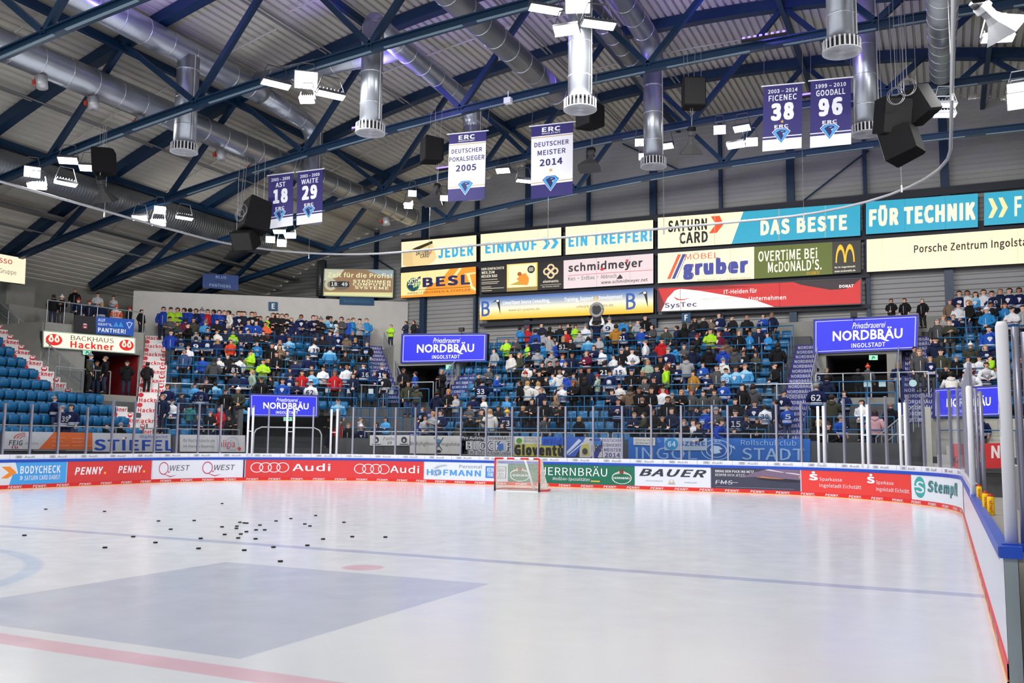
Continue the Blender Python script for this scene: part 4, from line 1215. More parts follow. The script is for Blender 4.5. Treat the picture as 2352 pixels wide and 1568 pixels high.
wsign('turquoise lit sign cut by the right frame edge, last of the top row', [(2260, 443), (2430, 430), (2430, 506), (2260, 518)], TQ,
      [('p', [(.06, .22), (.12, .22), (.19, .5), (.12, .82), (.06, .82), (.12, .5)], (245, 225, 160)), ('p', [(.20, .22), (.26, .22), (.33, .5), (.26, .82), (.20, .82), (.26, .5)], (245, 225, 160)), ('t', 'F', .42, .22, .52, .82, (250, 240, 205), .05)])
OR = (246, 150, 45)
wsign('orange and cream lit sign with bold navy letters and honeycomb', [(921, 627), (1093, 612), (1093, 675), (921, 684)], (255, 226, 160),
      [('p', [(0, 0), (1, 0), (1, 1), (.66, 1), (.55, .62), (.36, .40), (.30, .1), (0, .08)], OR), ('p', [(.62, .42), (.66, .42), (.82, .98), (.78, 1)], (255, 226, 160)), ('p', [(.84, .78), (.9, .72), (1, .74), (1, .80)], (255, 226, 160)), ('p', [(.88, .74), (.94, .2), (1, .12), (1, .2), (.96, .3), (.92, .74)], (255, 226, 160)),
       ('e', .17, .5, .09, .27, (38, 110, 70)), ('p', [(.09, .42), (.17, .24), (.25, .44), (.24, .56)], (25, 60, 100)), ('p', [(.09, .52), (.27, .82), (.27, .70), (.11, .40)], (20, 45, 75)), ('t', 'SYSTEM', .10, .48, .26, .74, (255, 245, 215), .03, 0), ('p', [(.17, .34), (.27, .5), (.27, .62), (.17, .5)], (90, 150, 50)), ('t', 'LIFT', .175, .4, .26, .55, (255, 245, 215), .03),
       ('t', 'BESL', .30, .36, .93, .74, (34, 36, 84), .08), ('r', .19, .27, .93, .285, BK), ('t', 'ARBEITSBÜHNEN & STAPLER', .09, .12, .93, .22, (90, 50, 20), .0)], seams_=(.36,))
wsign('dark and photo lit sign with crouching orange figure and interlaced rings', [(1103, 611.6), (1293.5, 598), (1293.5, 663), (1103, 673)], (26, 22, 20),
      [('r', .33, .0, .70, 1, (236, 205, 110)), ('r', .35, .14, .68, .96, (255, 240, 185)), ('r', .33, 0, .70, .14, (150, 130, 70)), ('p', [(.36, .24), (.46, .34), (.52, .46), (.60, .34), (.58, .2), (.48, .22)], (190, 160, 60)), ('p', [(.45, .44), (.50, .60), (.56, .64), (.60, .44), (.58, .2), (.53, .22)], (240, 140, 40)), ('e', .485, .62, .026, .075, (170, 85, 30)), ('e', .625, .76, .045, .14, BK), ('r', .60, .80, .65, .82, (255, 245, 220)), ('r', .595, .75, .655, .77, (255, 245, 220)), ('r', .60, .70, .65, .72, (255, 245, 220)),
       ('t', 'DER EINFACHSTE', .02, .84, .30, .93, (245, 235, 215), .03), ('t', 'WEG ZUM', .02, .70, .18, .80, (245, 235, 215), .03), ('t', 'NEUEN BAD', .02, .56, .215, .66, (245, 235, 215), .03)] +
      [('r', .02, v, .02+w, v+.022, (200, 190, 170)) for v, w in ((.47, .2), (.38, .22), (.32, .2), (.20, .12), (.14, .28), (.06, .13))] +
      [('o', .86+a, .64+b, .045, .135, .55, (220, 200, 160)) for a, b in ((0, .13), (0, -.13), (.045, 0), (-.045, 0))]+[('t', 'elements', .77, .24, .95, .34, (245, 235, 215), .02), ('r', .74, .16, .98, .17, (245, 235, 215)), ('t', 'BAD / HEIZUNG / ENERGIE', .76, .07, .96, .12, (245, 235, 215), 0)])
wsign('pale pink-grey lit sign with dark lower-case lettering and red line', [(1294.5, 598), (1500.5, 582), (1500.5, 650.5), (1294.5, 663)], (222, 204, 206),
      [('t', 'schmidmeyer', .055, .50, .885, .88, (52, 40, 46), .04), ('r', .05, .445, .99, .46, (200, 50, 60)), ('e', .44, .59, .022, .05, (205, 40, 50)), ('p', [(.70, .86), (.735, .86), (.718, .72)], (205, 40, 50)), ('p', [(.60, .22), (.64, .38), (.67, .26), (.66, .22)], (52, 40, 46)), ('t', 'Kies · Erdbau · Abbruch', .055, .27, .60, .41, (52, 40, 46), .01), ('t', 'www.schmidmeyer.net', .43, .05, .94, .20, (52, 40, 46), .015)], seams_=(.38, .75))
NB = (62, 70, 150)
wsign('cream lit sign with big indigo lower-case name and slanted bars', [(1511, 582), (1732.5, 566.5), (1732.5, 640), (1511, 650)], CR,
      [('p', [(.10, .12), (.135, .12), (.25, .92), (.215, .92)], (232, 90, 50)), ('p', [(.15, .12), (.185, .12), (.30, .92), (.265, .92)], NB), ('p', [(.20, .12), (.206, .12), (.315, .92), (.309, .92)], NB), ('t', 'MÖBEL', .29, .72, .64, .95, (225, 80, 50), .0), ('t', 'gruber', .27, .06, .94, .72, NB, .09), ('t', 'Siemensstr. 7 · Gaimersheim', .42, .01, .96, .07, BK, .01)], seams_=(.37, .76))
wsign('olive green lit sign with handwritten white words and golden arches', [(1733.5, 566.5), (1977, 551.5), (1977.5, 625.5), (1733.5, 640)], (92, 104, 36),
      [('r', .74, 0, 1, 1, (56, 54, 48)), ('t', 'OVERTiME BEi', .035, .52, .60, .86, (250, 246, 220), .03), ('t', 'McDONALD\'S.', .13, .16, .64, .50, (250, 246, 220), .03), ('t', 'ICH LIEBE ES', .50, .03, .62, .12, (240, 170, 40), .01)] +
      [('a', cx, .34, .045, .56, .72, 0, 180, (250, 190, 40)) for cx in (.815, .90)]+[('t', '5x in Ingolstadt', .76, .16, .95, .23, (250, 246, 220), .02), ('t', 'www.mcdonalds.de', .76, .05, .95, .11, (250, 246, 220), .02)], seams_=(.36,))
YE = (250, 214, 110)
els = []
for i in range(14):
    if i >= 6: c = tuple(int(a*(1-(i-6)/7)+b*(i-6)/7) for a, b in zip((250, 238, 205), (70, 104, 168)))
    else: c = tuple(int(a*(1-i/6)+b*i/6) for a, b in zip((250, 178, 40), (250, 238, 205)))
    els.append(('r', 0, i/14, 1, (i+1)/14+.002, c))
BB = (44, 84, 160)


def bird(u): return [('t', 'B', u, .16, u+.052, .84, BB, .03), ('p', [(u+.06, .74), (u+.10, .90), (u+.112, .86), (u+.118, .2), (u+.098, .72), (u+.09, .80)], BK), ('e', u+.1, .82, .008, .05, (240, 240, 240))]


panel('light_box', 'long blue to yellow lit sign with white slogans and two bird-beak emblems', 'lit sign', quadY([(1102, 684), (1500.5, 661), (1500.5, 717.5), (1102, 735)], YS), .34, YE,
      els+bird(.012)+bird(.855)+[('t', 'Linux/Open Source Consulting,', .145, .60, .425, .80, (252, 252, 252), .02), ('t', 'www.b1-systems.de', .18, .30, .365, .44, (70, 70, 70), .01), ('t', 'Training, Support', .51, .58, .675, .80, (252, 252, 252), .02), ('t', '&', .68, .62, .70, .78, (250, 190, 40), .02), ('t', 'Development', .705, .60, .835, .80, (252, 252, 252), .02), ('t', 'info@b1-systems.de', .58, .30, .785, .45, (70, 70, 70), .01)], e1, None, .05, None, None, .0015)
RD = (200, 44, 44)
wsign('red lit sign with white swoosh panel and smiling arc', [(1511, 661), (1978.5, 639), (1978.5, 698), (1512, 716)], RD,
      [('p', [(.0, 0), (.05, .0), (.0, 1)], (110, 24, 32)), ('p', [(.015, 0), (.05, .55), (.09, .86), (.12, .92), (.22, .80), (.5, .32), (.60, 0)], (255, 250, 242)), ('p', [(.68, 1), (.72, .86), (.86, .60), (.93, .62), (.97, .8), (1, 1)], (52, 40, 42)), ('p', [(.1, .93), (.3, 1), (.5, .86), (.36, .84), (.2, .84)], (150, 30, 36)),
       ('p', [(.08, .62), (.11, .50), (.14, .48), (.175, .56), (.14, .44), (.10, .46)], (210, 50, 40)), ('t', 'SysTec', .035, .10, .205, .36, (58, 52, 96), .03), ('t', 'www.systec-computer.de', .23, .40, .43, .50, (130, 120, 120), 0), ('t', 'IT-Helden für', .345, .62, .51, .80, (255, 240, 235), .02), ('t', 'Unternehmen', .47, .30, .65, .48, (255, 240, 235), .02), ('t', 'DONAT', .90, .66, .965, .78, (255, 245, 240), .05)], seams_=(.12, .62), border=DKF)
wsign('very long cream lit sign with plain black lettering at the right', [(1990.5, 550), (2430, 518), (2430, 600), (1991, 624.5)], (255, 238, 196),
      [('t', 'Porsche Zentrum Ingolstadt', .262, .42, .90, .74, (42, 36, 32), .03), ('r', .25-.16, 0, .092, 1, (215, 196, 150)), ('r', .458, 0, .46, 1, (215, 196, 150)), ('r', .80, 0, .802, 1, (215, 196, 150))])
rk = thing('sign_rack', 'dark steel rack of horizontal beams carrying the lit signs on the end wall', 'rack', (4, 43.4, 10))
for x0_, x1_, z0_, z1_ in ((-16.3, 26, 14.2, 14.6), (-16.3, 26, 12.25, 12.75), (-10.6, 11.5, 10.3, 10.75), (-10.6, 11.5, 8.75, 8.95)):
    q = MB(); q.box((x0_, 43.38, z0_), (x1_, 43.46, z1_)); q.build('beam', mat('rack_dark', srgb(36, 40, 52), .6), rk)
# clock sign beside the corner wall
ct = (math.cos(math.radians(22)), math.sin(math.radians(22)))
cp = onY(824, 650, 42.6); cn = (-ct[1], ct[0])
q = [onP(a, b, cp, cn) for a, b in ((745, 617), (903.6, 620.6), (902, 683), (743, 679))]
CB = (150, 116, 84)
panel('clock_sign', 'brown lit sign with digital clock reading 18:49', 'clock sign', q, .3, CB,
      [('p', [(0, .55), (0, 1), (.3, 1), (.2, .7)], (205, 205, 180)), ('p', [(.6, 1), (1, 1), (1, .72), (.8, .8)], (150, 165, 175)), ('p', [(0, 0), (1, 0), (1, .18), (0, .14)], (215, 212, 150)), ('e', .1, .42, .09, .22, (190, 190, 160)), ('e', .1, .42, .05, .12, (130, 120, 100)), ('e', .26, .40, .12, .17, (110, 100, 90)),
       ('t', 'Zeit für die Profis!', .055, .70, .98, .88, (238, 238, 180), .03), ('t', 'STRÖHMER', .42, .52, .97, .64, (240, 238, 190), .03), ('t', 'COMPUTER', .42, .40, .97, .51, (240, 238, 190), .03), ('t', 'SYSTEME', .45, .28, .94, .38, (240, 238, 190), .03), ('r', .09, .34, .365, .54, (16, 18, 18)), ('t', '18', .11, .37, .19, .51, (235, 240, 240), .02), ('t', ':', .2, .38, .205, .48, (235, 240, 240), .02), ('t', '49', .26, .37, .345, .51, (235, 240, 240), .02), ('r', .04, .07, .96, .09, (235, 232, 180))], lambda c: ecol(c, .85), mat('sign_edge', srgb(170, 190, 180), .5), .05)
# small blue plates on the walls
for lab, pts, y, els in (('small blue block plate with letter E on the white wall', [(617, 693), (638, 693.5), (638, 713.5), (617, 713)], None, [('t', 'E', .32, .2, .68, .82, (225, 235, 240), .08)]),
                         ('small blue block plate with letter F above the middle stand', [(1565.6, 719), (1586, 718), (1586, 739.5), (1565.6, 740.5)], 43.0, [('t', 'F', .32, .2, .68, .82, (225, 235, 240), .08)]),
                         ('dull blue no-smoking plate under the clock sign', [(780, 682), (859, 684.5), (859, 701.5), (780, 699)], None, [('t', 'Rauchen verboten', .12, .3, .88, .75, (70, 120, 150), 0)])):
    if y: Q = quadY(pts, y)
    else:
        pt = bp('C', 3, DB+.78); Q = [onP(a, b, pt, BLK['C'][2]) for a, b in pts]
    panel('wall_plate', lab, 'plate', Q, .04, (18, 72, 112), els)
pt = bp('C', 3, DB+1.0)
panel('fan_banner', 'dim blue banner with two pale words above the white wall', 'banner', [onP(a, b, pt, BLK['C'][2]) for a, b in ((466, 627), (548, 633), (547, 667), (465, 660))], .03, (24, 62, 128),
      [('t', 'BLUE', .36, .72, .66, .9, (150, 170, 200), .03), ('t', 'PANTHERS', .19, .12, .79, .32, (150, 170, 200), .03), ('p', [(.22, .5), (.4, .56), (.6, .5), (.78, .46), (.5, .44)], (16, 40, 90))], pcol, frame_mat=pcol((24, 62, 128)))
# left-hand hanging sign
Q = [onX(a, b, -27) for a, b in ((-70, 570), (59.5, 594), (57, 652.5), (-70, 637))]
panel('light_box', 'cream lit sign cut by the left frame edge, red and dark words', 'lit sign', Q, .3, (255, 238, 205), [('t', 'SSO', .51, .68, .75, .86, (190, 50, 45), .03), ('t', 'Gruppe', .52, .26, .83, .48, (80, 74, 70), .0)], e1)
# ------------------------------------------------------------------ entrance signs
NBL = (46, 50, 214)


def nordb(label, Q, dark=False):
    w = [('r', .02, .05, .98, .065, (215, 215, 245)), ('r', .02, .935, .98, .95, (215, 215, 245)), ('r', .02, .05, .0265, .95, (215, 215, 245)), ('r', .9735, .05, .98, .95, (215, 215, 245)),
         ('t', 'Privatbrauerei', .38, .68, .70, .86, (245, 245, 252), .0, .35, 1), ('t', 'NORDBRÄU', .19, .34, .86, .70, (248, 248, 255), .03, 0, 1), ('p', [(.62, .40), (.66, .40), (.74, .28), (.71, .27)], (248, 248, 255)), ('t', 'INGOLSTADT', .375, .12, .70, .25, (245, 245, 252), .02)]
    return panel('light_box', label, 'lit sign', Q, .3, NBL, w, e1, mat('nord_edge', srgb(60, 66, 110), .5), .05)


a, b = bp('C', UC+.1, DW1-.2), bp('M', 1.0, DW1-.2); n_ = np.array((-(b-a)[1], (b-a)[0]))
nordb('royal blue lit brewery sign above the first entrance, left of the middle stand', [onP(x, y, a, n_) for x, y in ((923.5, 767), (1118.5, 766), (1117, 829), (921, 833.5))])
nordb('royal blue lit brewery sign above the second entrance, right of the middle stand', quadY([(1869, 734.5), (2109, 723), (2106.5, 801.5), (1869, 812)], 31.8+DW1-.2))
pt = bp('C', 3, .02)
nordb('royal blue lit brewery sign over the dark ice machine gate', [onP(x, y, pt, BLK['C'][2]) for x, y in ((574.5, 904.6), (730.4, 908.5), (729.6, 957), (574.5, 955))])
nordb('royal blue lit brewery sign behind the white padded posts', quadY([(2146, 893), (2297, 885.5), (2297, 954), (2146, 958)], 33.0))
exit_sign(1034, 843, bp('M', .5, DW1-.3), BLK['M'][2], 'below the first royal blue sign')
exit_sign(2006, 821, bp('M', .5, DW1-.3), BLK['M'][2], 'below the second royal blue sign')
exit_sign(661, 961, bp('C', 3, .3), BLK['C'][2], 'below the lower royal blue sign at the gate')
# baker sign in the left corner
a, b = bp('L', -1.15, DW1-.2), bp('C', UL-.9, DW1-.2); n_ = np.array((-(b-a)[1], (b-a)[0]))
Q = [onP(x, y, a, n_) for x, y in ((99, 759.5), (310, 776.5), (309.3, 811.5), (99, 796.7))]
HK = (214, 38, 38)


def hk(u): return [('e', u, .5, .085, .36, HK), ('e', u-.03, .52, .026, .17, (255, 246, 215)), ('e', u+.03, .52, .026, .17, (255, 246, 215)), ('e', u-.03, .72, .016, .08, (255, 246, 215)), ('e', u+.03, .72, .016, .08, (255, 246, 215)), ('e', u-.03, .53, .008, .1, HK), ('e', u+.03, .53, .008, .1, HK)]


panel('light_box', 'cream lit bakery sign with two red medallions in the left corner', 'lit sign', Q, .3, (255, 246, 215), hk(.11)+hk(.90)+[('t', 'BACKHAUS', .28, .56, .75, .86, (60, 52, 50), -.01), ('t', 'Hackner', .275, .08, .75, .54, HK, .05)], e1, mat('sign_edge', (1, 1, 1)), .05)
exit_sign(200, 809, a, n_, 'below the cream bakery sign')
# gallery rail above the bakery sign with two banners
ga, gb = bp('L', -1.15, DW1-.15, G_), bp('C', UL-.9, DW1-.15, G_)
t = thing('guard_rail', 'grey gallery railing above the bakery sign', 'railing', (ga+gb)/2)
q = MB(); q.tube([ga+(0, 0, 1.05), gb+(0, 0, 1.05)], .03, 6); q.build('top_rail', RAILG, t)
for i in range(7):
    p = ga+(gb-ga)*i/6; q = MB(); q.tube([p, p+(0, 0, 1.05)], .022, 6); q.build('rail_post', RAILG, t)
n2_ = n_/np.linalg.norm(n_); off = a-np.array((*n2_, 0))*.12 if (CAM[:2]-a[:2])@n2_ < 0 else a+np.array((*n2_, 0))*.12
panel('fan_banner', 'black cloth banner with small red and white emblem on the gallery rail', 'banner', [onP(x, y, off, n_) for x, y in ((171, 723.5), (219.5, 727), (219.5, 766), (170, 762))], .02, (30, 30, 34), [('r', .40, .25, .60, .5, (170, 60, 80)), ('r', .42, .48, .58, .54, (220, 220, 220)), ('r', .44, .30, .56, .36, (220, 220, 220))], pcol)
panel('fan_banner', 'blue cloth banner with white words and shield on the gallery rail', 'banner', [onP(x, y, off, n_) for x, y in ((220.6, 726.5), (308.6, 733.5), (306.5, 771), (220, 765.5))], .02, (32, 84, 180),
      [('t', 'AUF', .05, .72, .24, .90, (225, 235, 248), .03), ('t', 'GEHT\'S,', .05, .46, .42, .64, (225, 235, 248), .03), ('t', 'PANTHER!', .05, .10, .78, .36, (240, 245, 252), .05), ('p', [(.44, .48), (.52, .8), (.58, .5), (.64, .8), (.72, .48)], (60, 150, 220)), ('p', [(.78, .76), (.87, .84), (.96, .76), (.87, .40)], (200, 215, 240)), ('p', [(.81, .73), (.87, .79), (.93, .73), (.87, .48)], (40, 90, 190))], pcol)
# ------------------------------------------------------------------ cloth banners and adverts on the stands' front walls
YF = 31.8-.12
wq = lambda pts, y=YF: quadY(pts, y)
panel('fan_banner', 'white cloth with black skulls and two-line lettering, left end of the end-wall banners', 'banner', wq([(849.5, 999), (942.6, 999), (942.6, 1023), (849.5, 1023)]), .02, (214, 214, 214),
      [('t', 'Panther', .34, .5, .66, .86, (70, 70, 75), .0, .3), ('t', '64', .44, .1, .55, .42, (70, 70, 75), .0, .3), ('e', .16, .55, .07, .3, (60, 60, 65)), ('e', .85, .55, .07, .3, (60, 60, 65)), ('e', .16, .5, .03, .14, (200, 200, 200)), ('e', .85, .5, .03, .14, (200, 200, 200)), ('r', .06, .1, .28, .16, (70, 70, 70)), ('r', .74, .1, .96, .16, (70, 70, 70))], pcol, frame_mat=pcol((214, 214, 214)))
panel('fan_banner', 'pale cloth banner with blackletter words around crossed sticks', 'banner', wq([(941, 1000), (1074, 1000.5), (1074, 1043), (941, 1041)]), .02, (206, 205, 200),
      [('t', 'Bullyfighters', .02, .40, .46, .66, (60, 58, 58), .0), ('t', 'Ingolstadt', .56, .40, .95, .64, (60, 58, 58), .0), ('p', [(.45, .75), (.51, .82), (.57, .75), (.51, .35)], (80, 150, 190)), ('p', [(.44, .2), (.46, .2), (.60, .9), (.58, .9)], (90, 88, 88)), ('p', [(.56, .2), (.58, .2), (.44, .9), (.42, .9)], (90, 88, 88)), ('e', .51, .14, .045, .08, (40, 40, 42))], pcol, frame_mat=pcol((206, 205, 200)))
panel('fan_banner', 'grey banner with large outlined block capitals behind the glass', 'banner', wq([(1060, 1000), (1181, 1001), (1181, 1048), (1060, 1044)]), .02, (190, 192, 196),
      [('r', 0, .74, .5, 1, (40, 40, 44)), ('t', 'Pro Aufstieg', .0, .76, .48, .98, (225, 225, 230), .02, .2), ('t', 'VORWÄRTS', .52, .80, .96, .97, (60, 60, 64), .02), ('t', 'BLOCK F', .08, .24, .96, .74, (50, 50, 58), .09), ('t', 'BLOCK F', .09, .27, .95, .71, (225, 226, 230), .02), ('t', 'HERZ DER FANKURVE', .06, .04, .96, .2, (60, 60, 64), .01), ('r', .70, .3, .80, .62, (70, 120, 200))], pcol)
panel('fan_banner', 'yellow and white banner with swollen black lower-case lettering', 'banner', wq([(1181.6, 1001.5), (1294, 1003), (1294, 1049), (1181.6, 1047)]), .02, (196, 190, 90),
      [('r', 0, .62, .56, 1, (214, 214, 210)), ('r', .56, .55, 1, 1, (50, 100, 200)), ('t', 'GIOVANOTTI', .20, .85, .54, .97, (60, 60, 64), .01), ('t', 'INGOLSTADT', .20, .70, .54, .82, (60, 60, 64), .01), ('e', .1, .78, .06, .14, (90, 150, 50)), ('t', 'Gioventù', .0, .04, 1.0, .66, (40, 40, 40), .10), ('t', 'Wild', .6, .62, .97, .93, (30, 70, 170), .05, .3)], pcol)
panel('fan_banner', 'crumpled blue and white fan cloth hung slantwise over the front rail', 'banner', wq([(1300, 1003), (1345, 1003), (1322, 1049), (1290, 1049)]), .03, (64, 104, 196), [('p', [(.1, .1), (.3, .1), (.9, .8), (.7, .9)], (214, 220, 240)), ('p', [(.4, .1), (.5, .1), (1, .6), (1, .75)], (214, 220, 240))], pcol)
panel('fan_banner', 'blue, white and yellow quartered club cloth beside the champion banner', 'banner', wq([(1331, 1003.5), (1383, 1004.5), (1383, 1051), (1331, 1050)]), .02, (206, 205, 206),
      [('p', [(.5, 0), (.8, 0), (1, .5), (1, .9)], (70, 74, 160)), ('p', [(.1, .1), (.45, .1), (.4, .7), (.1, .6)], (196, 190, 90)), ('p', [(.6, .6), (.95, .65), (.9, 1), (.6, 1)], (60, 130, 200)), ('t', 'ERC', .55, .3, .98, .62, (58, 62, 40), .05), ('r', .45, .84, .95, .92, (70, 74, 160)), ('e', .25, .3, .12, .16, (70, 70, 74))], pcol)
panel('fan_banner', 'white banner with purple capitals in four lines', 'banner', wq([(1384, 1005), (1428, 1005.5), (1428, 1052), (1384, 1051)]), .02, (216, 214, 222),
      [('t', 'DEUTSCHER', .04, .80, .98, .96, (96, 84, 150), .04), ('t', 'EISHOCKEY', .04, .56, .98, .72, (96, 84, 150), .04), ('t', 'MEISTER', .08, .32, .96, .49, (96, 84, 150), .04), ('t', '2014', .12, .03, .92, .26, (96, 84, 150), .04)], pcol)
bl = (40, 104, 190)
panel('fan_banner', 'very long blue banner with chalk-like city name and lion crest', 'banner', wq([(1443, 1003.5), (1861, 1007.5), (1861, 1061), (1443, 1055)]), .02, bl,
      [('t', 'ISS', .13, .78, .19, .95, (120, 170, 225), .0), ('t', 'INGOL', .045, .04, .40, .56, (150, 185, 225), .0), ('o', .505, .48, .085, .46, .94, (170, 205, 240)), ('o', .505, .46, .058, .32, .9, (170, 205, 240)), ('e', .505, .46, .05, .27, (40, 90, 170)), ('p', [(.48, .3), (.47, .5), (.49, .66), (.52, .64), (.54, .52), (.52, .48), (.53, .36), (.51, .32)], (190, 215, 240)), ('t', 'ERC', .475, .80, .535, .90, (190, 215, 240), .02)] +
      [('p', [(.40+.012*i, .5+.05*i), (.412+.012*i, .62+.05*i), (.404+.012*i, .66+.05*i)], (170, 205, 240)) for i in range(3)]+[('p', [(.60-.012*i+.01, .5+.05*i), (.59-.012*i, .62+.05*i), (.602-.012*i, .66+.05*i)], (170, 205, 240)) for i in range(3)] +
      [('t', 'Rollschuhclub', .64, .70, .93, .94, (150, 190, 230), .0), ('t', 'STADT', .645, .06, .97, .58, (150, 185, 225), .02)], pcol)
panel('fan_banner', 'small white banner with two lines of script pinned on the long blue one', 'banner', wq([(1455, 1004), (1505, 1005), (1505, 1023), (1455, 1021)], YF-.05), .02, (214, 214, 212), [('t', 'United we stand!', .05, .55, .95, .85, (70, 70, 74), .0, .2), ('t', 'Divided we fall', .08, .15, .9, .45, (70, 70, 74), .0, .2)], pcol)
panel('fan_banner', 'pale rolled banner with light blue disc pinned on the long blue one', 'banner', wq([(1526, 1005), (1624, 1006), (1624, 1034), (1526, 1034)], YF-.05), .02, (168, 186, 206), [('e', .17, .5, .16, .48, (44, 140, 200)), ('t', '64', .08, .28, .27, .72, (200, 225, 245), .05), ('t', 'SZENE', .36, .36, .96, .72, (36, 84, 165), .06)], pcol)
PX = lambda pts: [onX(a, b, -17+.12) for a, b in pts]
panel('wall_advert', 'white and orange advert with red arcs at the left frame edge', 'advert', PX([(3.8, 990), (211.5, 993.5), (211.5, 1037), (3.8, 1036)]), .03, (206, 208, 212),
      [('p', [(.385, .12), (1, .12), (1, 1), (.555, 1)], (224, 108, 50)), ('r', 0, 0, 1, .11, (76, 74, 78)), ('t', 'FEIG', .07, .30, .215, .56, (70, 72, 78), .03, .2), ('t', 'GERÜSTE', .24, .36, .38, .46, (150, 152, 158), 0), ('a', .24, .64, .12, .30, .9, 90, 180, (205, 70, 60)), ('a', .24, .64, .09, .22, .88, 90, 180, (205, 70, 60)), ('a', .24, .64, .06, .14, .85, 90, 180, (205, 70, 60)), ('r', .10, .14, .11, .26, (205, 60, 60)), ('r', .13, .14, .14, .26, (205, 60, 60)), ('r', .15, .14, .16, .26, (205, 60, 60))] +
      [('t', s_, u, v, u+w, v+.07, (245, 205, 180), .0) for s_, u, v, w in (('Fassadengerüste', .53, .68, .15), ('Hängegerüste', .53, .48, .12), ('Sonderkonstruktionen', .53, .28, .19), ('Industriegerüste', .755, .66, .14), ('Bühnensysteme', .755, .47, .13), ('Treppentürme / Einhausungen', .755, .28, .23))]+[('r', .01, .045, .26, .065, (200, 200, 204)), ('r', .32, .045, .6, .065, (200, 200, 204)), ('r', .68, .045, .98, .065, (200, 200, 204))], pcol)
panel('wall_advert', 'white advert with very large blue capitals', 'advert', PX([(212, 993.5), (392, 996.5), (392, 1037.5), (212, 1037)]), .03, (206, 208, 214),
      [('t', 'STIEFEL', .02, .06, 1.04, .66, (36, 84, 186), .05), ('t', 'digitalprint', .58, .72, .96, .94, (60, 98, 186), .01)], pcol)
PC = lambda pts: [onP(a, b, bp('C', 0, -.12), BLK['C'][2]) for a, b in pts]
panel('wall_advert', 'white advert with thin grey slogan and red lettering beside the gate', 'advert', PC([(413, 997.8), (563, 999.5), (563, 1038), (413, 1037)]), .03, (204, 205, 208),
      [('t', 'Ihr Rechenzentrum', .05, .56, .53, .78, (110, 112, 118), .0), ('t', 'im Herzen Bayerns.', .05, .20, .53, .42, (110, 112, 118), .0), ('o', .80, .5, .10, .40, .94, (150, 152, 158)), ('t', 'aligia', .60, .16, .84, .72, (200, 45, 60), .0), ('p', [(.88, .2), (.91, .34), (.94, .2), (.91, .05)], (215, 60, 55)), ('r', .565, 0, .57, 1, (150, 150, 154))], pcol)
panel('wall_advert', 'red advert with white letters behind the padded post at the right', 'advert', quadY([(2186, 1019), (2300, 1017), (2300, 1075), (2186, 1076)], 31.2), .03, (200, 44, 48), [('t', 'KA', .02, .22, .2, .5, (60, 20, 24), .05), ('t', 'N', .80, .4, .97, .9, (235, 220, 222), .05), ('p', [(.35, 0), (.55, 0), (.62, .5), (.5, .9), (.45, .5)], (225, 190, 192))], pcol)

# ------------------------------------------------------------------ pennants hanging from the third truss
NV = (46, 40, 108)


def crest(u, v, w, h):
    d = lambda k: [(u-w*k, v+h*.35*k), (u-w*.5*k, v+h*.75*k), (u+w*.5*k, v+h*.75*k), (u+w*k, v+h*.35*k), (u, v-h*k)]
    return [('p', d(1.0), (235, 238, 248)), ('p', d(.92), (52, 62, 150)), ('p', d(.84), (78, 160, 220)), ('p', [(u-w*.55, v+h*.3), (u-w*.1, v+h*.55), (u+w*.5, v+h*.45), (u+w*.45, v+h*.25), (u+w*.2, v+h*.1), (u+w*.22, v-h*.2), (u, v-h*.62), (u-w*.3, v-h*.1)], (34, 40, 96)),
            ('p', [(u-w*.1, v+h*.4), (u+w*.3, v+h*.38), (u+w*.1, v+h*.3)], (150, 190, 235)), ('p', [(u+w*.15, v+h*.12), (u+w*.4, v+h*.22), (u+w*.18, v+h*.02)], (235, 238, 248))]


def star(u, v, rx, ry): return ('p', [(u+(rx if i % 2 == 0 else rx*.42)*math.sin(i*math.pi/5), v+(ry if i % 2 == 0 else ry*.42)*math.cos(i*math.pi/5)) for i in range(10)], (214, 168, 70))


def pennant(label, pts, bg, els, y=24.45):
    Q = quadY(pts, y); t = panel('pennant', label, 'banner', Q, .012, bg, els, pcol, frame_mat=pcol(bg), group='pennants hanging from the roof', step=.0012)
    F, n = frame_of(*Q); q = MB(); q.tube([F(-.06, 1), F(1.06, 1)], .022, 8); q.build('top_bar', WHITE, t)
    for u in (0, 1):
        q = MB(); p = F(u, 1); q.tube([p, (p[0], p[1]+.3, ZB(p[0])-.1)], .006, 4); q.build('hanging_wire', mat('wire', srgb(150, 150, 155), .4, .5), t)
    return t


def retired(years, name, num, star_=False):
    e = [('r', 0, 0, 1, .17, (226, 228, 238)), ('r', 0, .20, 1, .215, (226, 228, 238)), ('t', years, .12, .875, .88, .935, (226, 228, 240), .04), ('t', name, .5-.066*len(name) if len(name) < 6 else .14, .755, .5+.066*len(name) if len(name) < 6 else .86, .845, (226, 228, 240), .04),
         ('t', num, .20, .45, .80, .72, (230, 232, 242), .10), ('t', 'ERC', .30, .335, .66, .385, (226, 228, 240), .06), ('r', .30, .315, .66, .325, (226, 228, 240))]
    if star_: e.append(star(.5, .43, .05, .03))
    return e+crest(.48, .23, .24, .135)


def cup(l1, l2, yr, star_=False, tight=False):
    e = [('r', 0, .18, 1, .85, (234, 234, 242)), ('r', 0, .825, 1, .835, (190, 160, 90)), ('r', 0, .205, 1, .215, (190, 160, 90)), ('t', 'ERC', .26, .90, .70, .965, WH, .06), ('t', 'INGOLSTADT', .26, .868, .70, .89, WH, .02),
         ('t', l1, .08, .70, .90, .765, NV, .03), ('t', l2, .02 if tight else .16, .58, .97 if tight else .83, .65, NV, .03), ('t', yr, .21, .43, .76, .525, NV, .05)]
    if star_: e.append(star(.48, .365, .055, .03))
    return e+crest(.48, .20, .22, .125)


